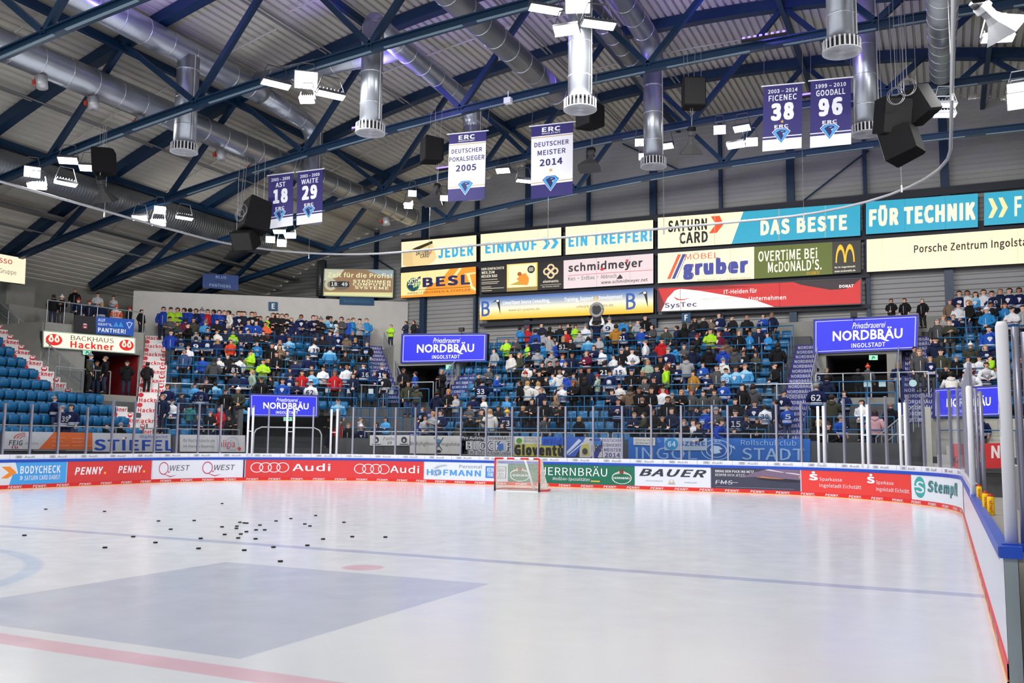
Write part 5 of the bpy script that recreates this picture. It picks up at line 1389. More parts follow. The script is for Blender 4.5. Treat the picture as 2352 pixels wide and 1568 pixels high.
pennant('white pennant with purple bands and year 2005', [(1032, 308), (1117, 300), (1113, 457), (1028, 463)], NV, cup('DEUTSCHER', 'POKALSIEGER', '2005', False, True))
pennant('white pennant with purple bands, gold star and year 2014', [(1220.5, 290), (1316.5, 279.5), (1315, 446), (1219.5, 457)], NV, cup('DEUTSCHER', 'MEISTER', '2014', True))
pennant('purple retired-number pennant with number 38', [(1754, 198), (1843, 190), (1841, 340), (1751, 348)], NV, retired('2003 – 2014', 'FICENEC', '38', True))
pennant('purple retired-number pennant with number 96', [(1862, 185.5), (1954.5, 177), (1955, 331), (1860.5, 340)], NV, retired('1999 – 2010', 'GOODALL', '96'))
pennant('purple retired-number pennant with number 18', [(617, 403), (673, 396), (673, 517.5), (615, 526)], NV, retired('2003 – 2009', 'AST', '18'))
pennant('purple retired-number pennant with number 29', [(683, 395), (741.5, 387.5), (740, 509), (681, 517.5)], NV, retired('2003 – 2009', 'WAITE', '29'))

# ------------------------------------------------------------------ floodlights
HOUS = mat('lamp_housing', srgb(88, 90, 96), .4, .3)


def flood(px, py, y, kind, label, sc=1.0, group='floodlights under the roof'):
    """kind: 'bar' seen edge-on from below, 'face' tilted towards the camera, 'down' flat"""
    P = onY(px, py, y)
    t = thing('floodlight', label, 'floodlight', P, group)
    w, h = {'bar': (.52, .16), 'face': (.30, .24), 'down': (.42, .20)}[kind]
    w *= sc; h *= sc
    el = {'bar': 72, 'face': 38, 'down': 58}[kind]; az = {'bar': .35, 'face': .0, 'down': -.3}[kind]
    to = np.array((CAM[0]-P[0], CAM[1]-P[1], 0)); to /= np.linalg.norm(to)
    ca, sa = math.cos(az), math.sin(az); f = np.array((to[0]*ca-to[1]*sa, to[0]*sa+to[1]*ca, 0))*math.cos(math.radians(el))+np.array((0, 0, -math.sin(math.radians(el))))
    x = np.cross(f, (0, 0, 1)); x /= np.linalg.norm(x); u = np.cross(x, f)
    M4 = Matrix(((x[0], f[0], u[0], P[0]), (x[1], f[1], u[1], P[1]), (x[2], f[2], u[2], P[2]), (0, 0, 0, 1)))
    q = MB(); q.loft([[tuple(M4 @ Vector((a*w*s_, -d, b*h*s_))) for a, b in ((-1, -1), (1, -1), (1, 1), (-1, 1))] for d, s_ in ((.16, .6), (.10, .95), (.0, 1.0))])
    for i in range(7): q.box((-w*.8+i*w*.26, -.22, -h*.6), (-w*.8+i*w*.26+.015, -.1, h*.6), None, M4)
    ho = q.build('housing', HOUS, t)
    q = MB(); q.box((-w*.93, .002, -h*.9), (w*.93, .012, h*.9), None, M4); q.build('lens', LAMP, ho)
    q = MB()
    for s_ in (-1, 1): q.bar(tuple(M4 @ Vector((s_*w*1.05, -.05, 0))), tuple(np.array(M4 @ Vector((s_*w*.6, -.1, 0)))+(0, 0, .55)), .04, .02)
    q.bar(tuple(np.array(M4 @ Vector((-w*.6, -.1, 0)))+(0, 0, .55)), tuple(np.array(M4 @ Vector((w*.6, -.1, 0)))+(0, 0, .55)), .04, .03)
    q.build('bracket', HOUS, t)
    return t


FL = [(634, 194, 18.2, 'bar', 'flat floodlight left of the glaring one on the second truss'), (703, 184, 18.2, 'face', 'glaring floodlight facing the camera on the second truss', 1.25), (705, 231, 18.2, 'down', 'small floodlight directly under the glaring one', .6), (760, 219, 18.2, 'bar', 'flat floodlight right of the glaring one on the second truss', .9),
      (1253, 22, 18.2, 'bar', 'flat floodlight at the top edge left of the shiny duct'), (1327, 8, 18.2, 'face', 'glaring floodlight cut by the top frame edge', 1.2), (1301, 69, 18.2, 'down', 'floodlight just left of the shiny vertical duct', .9), (1375, 57, 18.2, 'bar', 'flat floodlight just right of the shiny vertical duct'),
      (156, 369, 18.3, 'down', 'downward floodlight left of the hanging black speaker', .85), (203, 386, 18.5, 'down', 'floodlight half hidden by the hanging black speaker', .8), (74, 395, 18.0, 'face', 'square bright floodlight at the far left, upper of two', .95), (84, 428, 18.0, 'down', 'floodlight under the square bright one at far left', .8), (152, 422, 18.0, 'bar', 'flat floodlight on a thin rod, far left', .75),
      (321, 501, 24.5, 'down', 'downward floodlight, left of the trio on the third truss', .8), (367, 482, 24.5, 'face', 'square bright floodlight, top of the trio on the third truss', .8), (363, 513, 24.5, 'down', 'downward floodlight, bottom of the trio on the third truss', .75), (424, 501, 24.5, 'bar', 'flat floodlight right of the trio on the third truss', .7),
      (641, 532, 30.8, 'down', 'top floodlight of four below the 18 pennant', .7), (621, 550, 30.8, 'face', 'left floodlight of four below the 18 pennant', .75), (666, 543, 30.8, 'down', 'right floodlight of four below the 18 pennant', .65), (647, 559, 30.8, 'face', 'bottom floodlight of four below the 18 pennant', .75),
      (947, 444, 30.8, 'face', 'upper floodlight left of the black horn at centre', .65), (938, 472, 30.8, 'face', 'lower floodlight left of the black horn at centre', .65), (1004, 468, 30.8, 'down', 'floodlight under the black horn at centre', .6), (1020, 455, 30.8, 'face', 'floodlight peeping beside the 2005 pennant', .6),
      (1155, 392, 30.8, 'down', 'floodlight between the two white pennants, left one', .75), (1204, 416, 30.8, 'bar', 'floodlight between the two white pennants, right one', .7),
      (1470, 327, 30.8, 'face', 'upper left floodlight beside the slim vertical duct', .7), (1529, 336, 30.8, 'down', 'right floodlight beside the slim vertical duct', .75), (1477, 360, 30.8, 'face', 'lower left floodlight beside the slim vertical duct', .6),
      (1653, 298, 30.8, 'face', 'left floodlight of four beside the 38 pennant', .8), (1704, 295, 30.8, 'down', 'top floodlight of four beside the 38 pennant', .8), (1690, 333, 30.8, 'down', 'bottom floodlight of four beside the 38 pennant', .85), (1727, 326, 30.8, 'face', 'right floodlight of four beside the 38 pennant', .75),
      (2172, 242, 26, 'bar', 'upper flat floodlight beside the curved net rail', .65), (2170, 265, 26, 'bar', 'lower flat floodlight beside the curved net rail', .65), (2345, 210, 22, 'face', 'glaring floodlight at the right frame edge, upper', 1.1), (2342, 231, 22, 'face', 'glaring floodlight at the right frame edge, lower', 1.0), (2292, 90, 18.5, 'bar', 'flat floodlight under the pale horn at the top right', .7)]
for f_ in FL: flood(*f_[:5], f_[5]*1.05 if len(f_) > 5 else 1.0)
# violet stage bars on the trusses
VIO = mat('violet_led', (.18, .12, .9), .5, 0, 4)
for i, (px, py, y, lab) in enumerate([(1755, 82, 24.3, 'violet stage light bar above the 38 pennant'), (1018, 386, 30.9, 'violet stage light bar beside the 2005 pennant'), (827, 293, 22, 'violet stage light bar left of the second hanging duct'), (1845, 219, 31, 'violet stage light bar between the 38 and 96 pennants')]):
    P = onY(px, py, y); w = .75 if i == 0 else .35
    t = thing('stage_light', lab, 'stage light', P, 'violet stage light bars')
    q = MB(); q.box((P[0]-w, P[1]-.06, P[2]-.1), (P[0]+w, P[1]+.06, P[2]-.02)); q.build('bar', BLACK, t)
    for k in range(8):
        x = P[0]-w+.1*w+k*w*.25; q = MB(); q.tube([(x, P[1], P[2]-.02), (x, P[1], P[2]+.06)], .05, 8); q.build('lamp', VIO, t)

# ------------------------------------------------------------------ loudspeakers
SPK = noisy('speaker_black', (.009, .009, .010), (.012, .012, .013), 8, .9)
SPK.node_tree.nodes['Principled BSDF'].inputs['Specular IOR Level'].default_value = .12
SPG = mat('speaker_grille_grey', srgb(150, 152, 156), .6)
WIRE = mat('wire', srgb(150, 150, 155), .4, .5)


def speaker(px, py, y, w, h, d, yaw, tilt, label, grille=None, roll=0):
    P = onY(px, py, y)
    t = thing('loudspeaker', label, 'loudspeaker', P, None)
    R = Matrix.Translation(Vector(P)) @ Matrix.Rotation(yaw, 4, 'Z') @ Matrix.Rotation(tilt, 4, 'X') @ Matrix.Rotation(roll, 4, 'Y')
    q = MB(); q.loft([[tuple(R @ Vector((a*w/2*s_, y_, b*h/2*s2))) for a, b in ((-1, -1), (1, -1), (1, 1), (-1, 1))] for y_, s_, s2 in ((-d/2, 1, 1), (-d/2+.04, 1.02, 1.02), (d/2-.1, .9, .92), (d/2, .8, .86))]); ca_ = q.build('cabinet', SPK, t)
    q = MB(); q.box((-w*.46, -d/2-.02, -h*.46), (w*.46, -d/2+.001, h*.46), None, R); q.build('grille', grille or mat('speaker_cloth', (.02, .02, .02), .9), ca_)
    for a in (-1, 1):
        q = MB(); p = R @ Vector((a*w*.4, 0, h*.45)); q.tube([tuple(p), (p[0], p[1], max(ZB(p[0])+.1, p[2]+.3))], .008, 4); q.build('hanging_wire', WIRE, t)
    return t


def horn(px, py, y, s, yaw, tilt, label, m=None):
    P = onY(px, py, y); t = thing('horn_speaker', label, 'loudspeaker', P)
    R = Matrix.Translation(Vector(P)) @ Matrix.Rotation(yaw, 4, 'Z') @ Matrix.Rotation(tilt, 4, 'X')
    q = MB(); r = []
    for z, a, b in ((.55, .16, .16), (.35, .17, .17), (.3, .12, .12), (.1, .12, .12), (-.1, .2, .16), (-.3, .36, .24), (-.55, .55, .34)):
        sq_ = [(1, 1), (0, 1.1), (-1, 1), (-1.1, 0), (-1, -1), (0, -1.1), (1, -1), (1.1, 0)]
        r.append([tuple(R @ Vector((x*a*s, y_*b*s, z*s))) for x, y_ in sq_])
    q.loft(r); be = q.build('bell', m or mat('horn_grey', srgb(58, 58, 60), .6), t, False)
    q = MB(); q.tube([tuple(R @ Vector((0, 0, .55*s))), tuple(R @ Vector((0, 0, .75*s)))], .2*s, 14); q.build('driver', SPK, be)
    p = R @ Vector((0, 0, .7*s))
    for a in (-.15, .15):
        q = MB(); q.tube([tuple(p), (p[0]+a, p[1], max(ZB(p[0])+.1, p[2]+.4))], .008, 4); q.build('hanging_wire', WIRE, t)
    return t


speaker(240, 372, 18.2, .78, .95, .75, -.9, .1, 'black speaker box hanging at the left under the second truss')
horn(237, 437, 18.2, .75, .3, .5, 'dark grey horn below the left black speaker box')
speaker(993, 346, 24.4, .75, .95, .75, -.75, .0, 'black speaker box hanging left of the 2005 pennant')
horn(997, 448, 24.4, .7, 0, -.5, 'dark grey horn below the speaker left of the 2005 pennant')
speaker(1357, 268, 24.4, .8, .85, .75, -.5, .0, 'black speaker box right above the 2014 pennant')
horn(1356, 368, 24.4, .7, .1, -.45, 'dark grey horn right of the 2014 pennant')
speaker(1591, 218, 24.4, .75, 1.0, .75, .45, .0, 'black speaker box between the slim duct and the 38 pennant')
horn(1588, 328, 24.4, .7, .4, .25, 'dark grey horn below the speaker near the 38 pennant')
speaker(590, 498, 24.4, 1.3, 1.35, 1.1, -.6, -.2, 'large black speaker cluster behind the 18 pennant, upper box')
speaker(566, 548, 24.2, .95, .8, .9, .2, .5, 'large black speaker cluster behind the 18 pennant, lower box', None)
speaker(2047, 268, 24.0, .9, 1.1, .9, .5, .25, 'black speaker box at the right beside the pale-fronted one')
speaker(2108, 240, 24.1, .85, 1.0, .9, -2.2, .35, 'upper right speaker box with pale grey front', SPG, .3)
speaker(2072, 330, 24.0, .95, .95, .95, -1.9, .25, 'lower right grey speaker box with pale grey front', SPG)
horn(2282, 42, 18.0, .85, -.9, .9, 'pale grey horn speaker at the top right', mat('horn_pale', srgb(140, 142, 146), .6))
for i, (px, py, y) in enumerate([(572, 500, 24.0), (578, 490, 24.0), (2060, 235, 23.5), (2085, 215, 23.5)]):
    P = onY(px, py, y); q = MB()
    for k in range(2):
        q.tube([(P[0]+(.2+.05*k)*math.cos(a), P[1]-.55-.02*k, P[2]+(.24+.03*k)*math.sin(a)) for a in np.linspace(0, 6.28, 18)], .007, 5)
    q.tube([(P[0], P[1]-.55, P[2]+.25), (P[0], P[1]-.4, ZB(P[0]))], .01, 5)
    tag(q.build('cable_coil', WIRE), 'coil of pale cable hanging in front of the %s speaker cluster, %s one' % ('left' if i < 2 else 'right', 'first' if i % 2 == 0 else 'second'), 'cable', 'coiled cables on the speakers')
# security cameras / small black projectors
for px, py, y, lab in ((1961, 723, 38.9, 'small black floodlamp on the ledge above the second entrance'), (1060, 757, 38.9, 'small black lamp on the ledge above the first entrance'), (1167, 232, 24.6, 'white camera clamped under the third truss')):
    P = onY(px, py, y); t = thing('wall_lamp' if py > 600 else 'camera_unit', lab, 'lamp' if py > 600 else 'camera', P)
    mm = BLACK if py > 600 else WHITE
    q = MB(); q.box((P[0]-.14, P[1]-.1, P[2]-.1), (P[0]+.14, P[1]+.1, P[2]+.12)); q.build('body', mm, t)
    q = MB(); q.tube([(P[0], P[1], P[2]-.1), (P[0], P[1], P[2]-.3)] if py > 600 else [(P[0], P[1], P[2]+.1), (P[0], P[1], P[2]+.4)], .02, 6); q.build('bracket', mm, t)
# ------------------------------------------------------------------ people
def skin_mesh(verts, edges, radii, root=0, sub=1):
    me = D.meshes.new('tmp'); me.from_pydata(verts, edges, []); o = D.objects.new('tmp', me); C.objects.link(o)
    md = o.modifiers.new('s', 'SKIN'); md.use_smooth_shade = True
    for i, r in enumerate(radii): me.skin_vertices[0].data[i].radius = (r, r)
    for i in range(len(verts)): me.skin_vertices[0].data[i].use_root = (i == root)
    ss = o.modifiers.new('u', 'SUBSURF'); ss.levels = sub; ss.render_levels = sub
    bpy.context.view_layer.update()
    out = D.meshes.new_from_object(o.evaluated_get(bpy.context.evaluated_depsgraph_get()))
    D.objects.remove(o); D.meshes.remove(me)
    return out


ARMS = {  # elbow, wrist of right (+x) then left (-x) arm
    0: (((.28, .05, 1.13), (.25, -.07, .90)), ((-.28, .05, 1.13), (-.25, -.07, .90))),
    1: (((.28, -.06, 1.14), (-.06, -.21, 1.17)), ((-.28, -.06, 1.15), (.07, -.24, 1.12))),
    2: (((.26, -.03, 1.13), (.08, -.29, 1.22)), ((-.26, -.03, 1.13), (-.07, -.27, 1.19))),
    3: (((.27, .02, 1.13), (.05, -.20, .99)), ((-.27, .02, 1.13), (-.04, -.21, 1.0))),
    4: (((.29, -.34, 1.10), (.12, -.50, 1.04)), ((-.29, -.34, 1.10), (-.13, -.50, 1.04))),
    5: (((.27, -.17, 1.24), (.05, -.16, 1.50)), ((-.28, .05, 1.13), (-.24, -.08, .92))),
    6: (((.36, -.02, 1.66), (.27, -.06, 1.94)), ((-.36, -.02, 1.66), (-.27, -.06, 1.94)))}


def lean_of(p): return .26 if p == 4 else .0
def lo(p, z): return -lean_of(p)*max(0, z-.92)/.5


def body_mesh(p):
    V = []; E_ = []; R = []

    def v(co, r, par=None):
        V.append(co); R.append(r)
        if par is not None: E_.append((par, len(V)-1))
        return len(V)-1
    y = lambda z: lo(p, z)
    pel = v((0, 0, .94), .13)
    s1 = v((0, y(1.12), 1.12), .125, pel); ch = v((0, y(1.33), 1.32), .12, s1); nk = v((0, y(1.46), 1.46), .058, ch); n2 = v((0, y(1.5)-.01, 1.52), .055, nk)
    hl = v((0, y(1.55)-.02, 1.575), .074, n2); hm = v((0, y(1.55)-.012, 1.65), .094, hl); v((0, y(1.55), 1.715), .07, hm)
    v((0, y(1.55)-.125, 1.622), .013, hl)           # nose
    for sx in (1, -1): v((sx*.098, y(1.55), 1.635), .016, hm)
    for sx, (el, wr) in zip((1, -1), ARMS[p]):
        sh = v((sx*.165, y(1.4), 1.385), .042, ch); e = v(el, .036, sh); w = v(wr, .028, e)
        d = np.array(wr)-np.array(el); d = d/np.linalg.norm(d); side = np.cross(d, (0, 0, 1.)) if abs(d[2]) < .9 else np.array((0, 1., 0)); side /= np.linalg.norm(side)
        pa = np.array(wr)+d*.07; pm = v(tuple(pa), .034, w); cur = np.cross(side, d); cur = cur*(-1 if cur[2] > 0 else 1)
        for k, ln in ((-1.5, .055), (-.5, .07), (.5, .075), (1.5, .065)):
            a = pa+d*.045+side*k*.019; f1 = v(tuple(a), .0105, pm); v(tuple(a+d*ln*.7+cur*ln*.5), .009, f1)
        a = pa-d*.02-side*.045; f1 = v(tuple(a), .012, pm); v(tuple(a+d*.04-side*.012), .010, f1)
    for sx in (1, -1):
        h = v((sx*.095, 0, .88), .095, pel); k = v((sx*.105, -.015, .48), .06, h); an = v((sx*.11, .02, .09), .04, k); v((sx*.12, -.13, .045), .038, an)
    me = skin_mesh(V, E_, R)
    # eyes and mouth as small dark inlays in the same mesh
    vs = [tuple(q.co) for q in me.vertices]; fs = [tuple(q.vertices) for q in me.polygons]; nf = len(fs)
    yy = y(1.55)
    for cx, cz, w, h in ((-.034, 1.655, .014, .008), (.034, 1.655, .014, .008), (0, 1.575, .024, .005)):
        b = len(vs); vs += [(cx+w*math.cos(a), yy-.103 if cz > 1.6 else yy-.098, cz+h*math.sin(a)) for a in np.linspace(0, 5.24, 6)]; fs.append(tuple(range(b, b+6)))
    m2 = D.meshes.new('person'); m2.from_pydata(vs, [], fs); m2.materials.append(SKINS[0]); m2.materials.append(mat('eye_dark', (.03, .015, .012), .5))
    m2.polygons.foreach_set('use_smooth', [True]*len(fs)); m2.polygons.foreach_set('material_index', [0]*nf+[1]*3); m2.update()
    D.meshes.remove(me)
    return m2


def ell(cx, cy, z, a, b, n=14): return [(cx+a*math.cos(2*math.pi*i/n), cy+b*math.sin(2*math.pi*i/n), z) for i in range(n)]


def top_mesh(p, kind):
    b = MB(); k = 1.07 if kind == 'jersey' else 1.0
    rings = []
    for z, a, d in ((.80, .205, .145), (.86, .205, .145), (1.0, .195, .14), (1.15, .2, .145), (1.28, .215, .15), (1.37, .215, .14), (1.43, .15, .105), (1.475, .085, .08), (1.50, .075, .075)):
        rings.append(ell(0, lo(p, z), z, a*k, d*k))
    b.loft(rings, M0)
    for sx, (el, wr) in zip((1, -1), ARMS[p]):
        sh = np.array((sx*.165, lo(p, 1.4), 1.385)); el, wr = np.array(el), np.array(wr)
        b.tube([sh, sh*.65+el*.35, el*.9+sh*.1, el*.85+wr*.15, wr*.6+el*.4, wr*.97+el*.03], [.088*k, .085*k, .072*k, .07*k, .062*k, .05*k], 10, M0)
    if kind == 'jacket':
        b.loft([ell(0, lo(p, 1.4)+.02+o_, z, a, d) for z, a, d, o_ in ((1.36, .05, .03, .12), (1.40, .13, .08, .06), (1.47, .14, .09, .05), (1.51, .115, .08, .05), (1.515, .085, .06, .04))], M0)
        b.box((-.008, -.15, .82), (.008, -.147+0, 1.3), M1)
    else:
        yf = -.152*k+lo(p, 1.2)
        b.add([(x, yf-.004-(.02 if 0 else 0), z) for x, z in ((-.09, 1.25), (-.05, 1.31), (.05, 1.31), (.09, 1.25), (0, 1.10))], [(0, 1, 2, 3, 4)], M1)
        b.tube([q for q in ell(0, lo(p, 1.48)-.005, 1.475, .09, .085, 10)]+[ell(0, lo(p, 1.48)-.005, 1.475, .09, .085, 10)[0]], .014, 5, M1)
    return b.mesh(kind, True)


def trouser_mesh():
    b = MB()
    b.loft([ell(0, 0, z, a, d) for z, a, d in ((.74, .17, .12), (.84, .18, .13), (.98, .175, .125))])
    for sx in (1, -1):
        b.tube([(sx*.09, 0, .86), (sx*.1, -.01, .66), (sx*.105, -.02, .48), (sx*.11, .01, .28), (sx*.11, .02, .07)], [.095, .088, .072, .066, .062], 10)
    return b.mesh('trousers', True)


def shoe_mesh():
    b = MB()
    for sx in (1, -1):
        b.loft([[(sx*.115+x*w, y, z*h) for x, z in ((-1, 0), (1, 0), (1, .6), (.6, 1), (-.6, 1), (-1, .6))] for y, w, h in ((.09, .035, .08), (.03, .045, .11), (-.06, .05, .085), (-.14, .05, .065), (-.18, .03, .05))])
    return b.mesh('shoes', True)


def hair_mesh(kind):
    b = MB(); nu, nv = 16, 10; vs = []; ok = {}
    for j in range(nv+1):
        ph = math.pi*j/nv
        for i in range(nu):
            th = 2*math.pi*i/nu; s = math.sin(ph)
            x, y, z = .108*s*math.cos(th), .012+.122*s*math.sin(th), 1.655+.118*math.cos(ph)
            if kind == 'beanie' and z > 1.70: z = 1.70+(z-1.70)*1.45
            if kind == 'buzz': x, y, z = x*.94, (y-.012)*.92+.006, 1.655+(z-1.655)*.93
            vs.append((x, y, z))
    fs = []
    for j in range(nv):
        for i in range(nu):
            f = (j*nu+i, j*nu+(i+1) % nu, (j+1)*nu+(i+1) % nu, (j+1)*nu+i)
            c = np.mean([vs[q] for q in f], axis=0)
            lim = {'short': 1.695 if c[1] < -.03 else (1.63 if c[1] < .03 else 1.57), 'long': 1.70 if c[1] < -.045 else 1.53, 'cap': 1.685, 'beanie': 1.67, 'buzz': 1.70 if c[1] < -.03 else 1.61}[kind]
            if c[2] > lim: fs.append(f)
    b.add(vs, fs)
    if kind == 'long':
        b.loft([[(x*w, .06+y_*dpt, z) for x, y_ in ((-1, -.6), (-.7, .4), (0, .8), (.7, .4), (1, -.6), (.7, -.2), (0, .2), (-.7, -.2))] for z, w, dpt in ((1.66, .105, .07), (1.55, .11, .07), (1.44, .115, .06), (1.33, .09, .05), (1.27, .05, .03))])
    if kind == 'cap': b.loft([[(x*.085, -.09-y_*.085, 1.69-.02*y_+dz) for x, y_ in ((-1, 0), (-.8, .7), (-.3, 1), (.3, 1), (.8, .7), (1, 0))] for dz in (0, .012)])
    if kind == 'beanie': b.tube(ell(0, .012, 1.685, .106, .118, 14)+[ell(0, .012, 1.685, .106, .118, 14)[0]], .02, 6)
    if kind == 'beanie': b.tube([(0, .012, 1.815), (0, .012, 1.83), (0, .012, 1.86), (0, .012, 1.87)], [.01, .03, .03, .01], 8)
    return b.mesh('hair', True)


def scarf_mesh():
    b = MB(); P = ell(0, 0, 1.47, .11, .105, 12); b.tube(P+[P[0]], .035, 6)
    for sx in (-1, 1): b.loft([[(sx*.06+x*.045, y-.15*min(1, (1.47-z)*8), z) for x, y in ((-1, -.01), (1, -.01), (1, .012), (-1, .012))] for z in (1.47, 1.40, 1.25, 1.08)])
    return b.mesh('scarf', True)


M0 = mat('cloth_plain', (.1, .1, .1), .9); M1 = mat('cloth_trim', (.6, .6, .65), .8)
SKINS = [mat('skin_%d' % i, srgb(*c), .55) for i, c in enumerate(((222, 172, 148), (205, 150, 125), (232, 186, 165), (178, 124, 100)))]
HAIRC = {'d': srgb(34, 26, 22), 'D': srgb(40, 28, 22), 'o': srgb(170, 130, 84), 'r': srgb(122, 56, 34), 'g': srgb(130, 126, 122), 'x': srgb(120, 92, 76)}
HK_ = {'d': 'short', 'D': 'long', 'o': 'long', 'r': 'long', 'g': 'short', 'x': 'buzz', 'c': 'cap', 'h': 'beanie'}


def cloth(name, base, stripe=None, yoke=None, z0=.90, z1=.99):
    if name in _M: return _M[name]
    m = mat(name, srgb(*base), .85, 0, 0, .2)
    n = m.node_tree; tc_ = n.nodes.new('ShaderNodeTexCoord'); sx_ = n.nodes.new('ShaderNodeSeparateXYZ'); n.links.new(tc_.outputs['Object'], sx_.inputs[0])
    no_ = n.nodes.new('ShaderNodeTexNoise'); no_.inputs['Scale'].default_value = 9; n.links.new(tc_.outputs['Object'], no_.inputs['Vector'])
    rp = n.nodes.new('ShaderNodeValToRGB'); cr = rp.color_ramp; cr.interpolation = 'CONSTANT'
    mr = n.nodes.new('ShaderNodeMapRange'); mr.inputs[1].default_value = .75; mr.inputs[2].default_value = 1.55; n.links.new(sx_.outputs[2], mr.inputs[0]); n.links.new(mr.outputs[0], rp.inputs[0])
    P = lambda z: (z-.75)/.8
    st = [(0, base)]
    if stripe: st += [(P(z0), stripe), (P(z0+.045), base), (P(z0+.065), stripe), (P(z1+.02), base)]
    if yoke: st += [(P(1.33), yoke)]
    while len(cr.elements) < len(st): cr.elements.new(1)
    for e, (p_, c_) in zip(cr.elements, st): e.position = p_; e.color = (*srgb(*c_), 1)
    mx = n.nodes.new('ShaderNodeMix'); mx.data_type = 'RGBA'; mx.blend_type = 'MULTIPLY'; mx.inputs[0].default_value = .35
    n.links.new(rp.outputs[0], mx.inputs[6]); n.links.new(no_.outputs['Fac'], mx.inputs[7]); n.links.new(mx.outputs[2], n.nodes['Principled BSDF'].inputs['Base Color'])
    return m


TOPS = {'N': ('jersey', 'navy striped jersey', (22, 32, 74), (205, 210, 225), None), 'n': ('jacket', 'navy jacket', (24, 34, 62), None, None), 'B': ('jersey', 'royal blue jersey', (34, 78, 176), (215, 222, 238), None), 'b': ('jacket', 'royal blue top', (34, 66, 168), None, None),
        'L': ('jersey', 'light blue jersey', (72, 150, 205), (24, 36, 78), (140, 195, 228)), 'A': ('jacket', 'azure jacket', (44, 132, 196), None, None), 'K': ('jacket', 'black jacket', (22, 22, 25), None, None), 'k': ('jersey', 'black striped jersey', (26, 27, 34), (190, 192, 200), None),
        'G': ('jacket', 'grey hoodie', (158, 160, 164), None, None), 'g': ('jacket', 'dark grey jacket', (76, 77, 80), None, None), 'W': ('jersey', 'white jersey', (226, 228, 234), (46, 70, 140), None), 'w': ('jacket', 'white hoodie', (222, 220, 216), None, None),
        'R': ('jacket', 'red jacket', (186, 34, 38), None, None), 'O': ('jersey', 'orange-white jersey', (222, 96, 56), (232, 228, 224), (225, 222, 220)), 'Q': ('jacket', 'orange-red jacket', (206, 66, 38), None, None), 'Y': ('jacket', 'lime hi-vis jacket', (168, 222, 44), (150, 160, 150), None),
        'E': ('jacket', 'dark olive jacket', (62, 64, 52), None, None), 'T': ('jacket', 'brown coat', (112, 94, 78), None, None), 'U': ('jacket', 'mustard jacket', (176, 124, 48), None, None), 'P': ('jacket', 'pink coat', (214, 166, 172), None, None),
        'M': ('jersey', 'maroon jersey', (104, 26, 58), (210, 205, 215), None), 'S': ('jacket', 'sage green jacket', (150, 172, 156), None, None), 'Z': ('jacket', 'teal jacket', (46, 112, 108), None, None), 'J': ('jacket', 'steel blue jacket', (60, 84, 128), None, None)}
TM = {k: cloth('top_'+k, v[2], v[3], v[4]) for k, v in TOPS.items()}
PANTS = [mat('trousers_%d' % i, srgb(*c), .9) for i, c in enumerate(((36, 44, 66), (22, 22, 26), (52, 66, 100), (70, 70, 72)))]
SHOE = mat('shoe_dark', srgb(40, 40, 44), .7); SCARFM = cloth('scarf_blue', (70, 130, 205), (235, 238, 245), None, 1.10, 1.2)
CAPM = {'c': mat('cap_dark', srgb(26, 28, 36), .8), 'h': mat('beanie_grey', srgb(120, 124, 132), .9), 'H': mat('beanie_orange', srgb(226, 84, 40), .8), 'V': mat('beanie_white', srgb(222, 222, 222), .9), 'F': mat('beanie_red', srgb(150, 44, 46), .9), 'I': mat('beanie_yellow', srgb(226, 176, 40), .9)}
BODY = {p: body_mesh(p) for p in ARMS}
TOPME = {(p, k): top_mesh(p, k) for p in ARMS for k in ('jersey', 'jacket')}
TROU = trouser_mesh(); TROU.materials.append(PANTS[0]); SHOES = shoe_mesh(); SHOES.materials.append(SHOE)
HAIR = {k: hair_mesh(k) for k in ('short', 'long', 'cap', 'beanie', 'buzz')}
for h in HAIR.values(): h.materials.append(M0)
SCARF = scarf_mesh(); SCARF.materials.append(SCARFM)
NUMM = mat('jersey_number', srgb(232, 234, 240), .8); NUMD = mat('jersey_number_dark', srgb(36, 48, 100), .8)
_num = {}


def override(o, i, m): o.material_slots[i].link = 'OBJECT'; o.material_slots[i].material = m


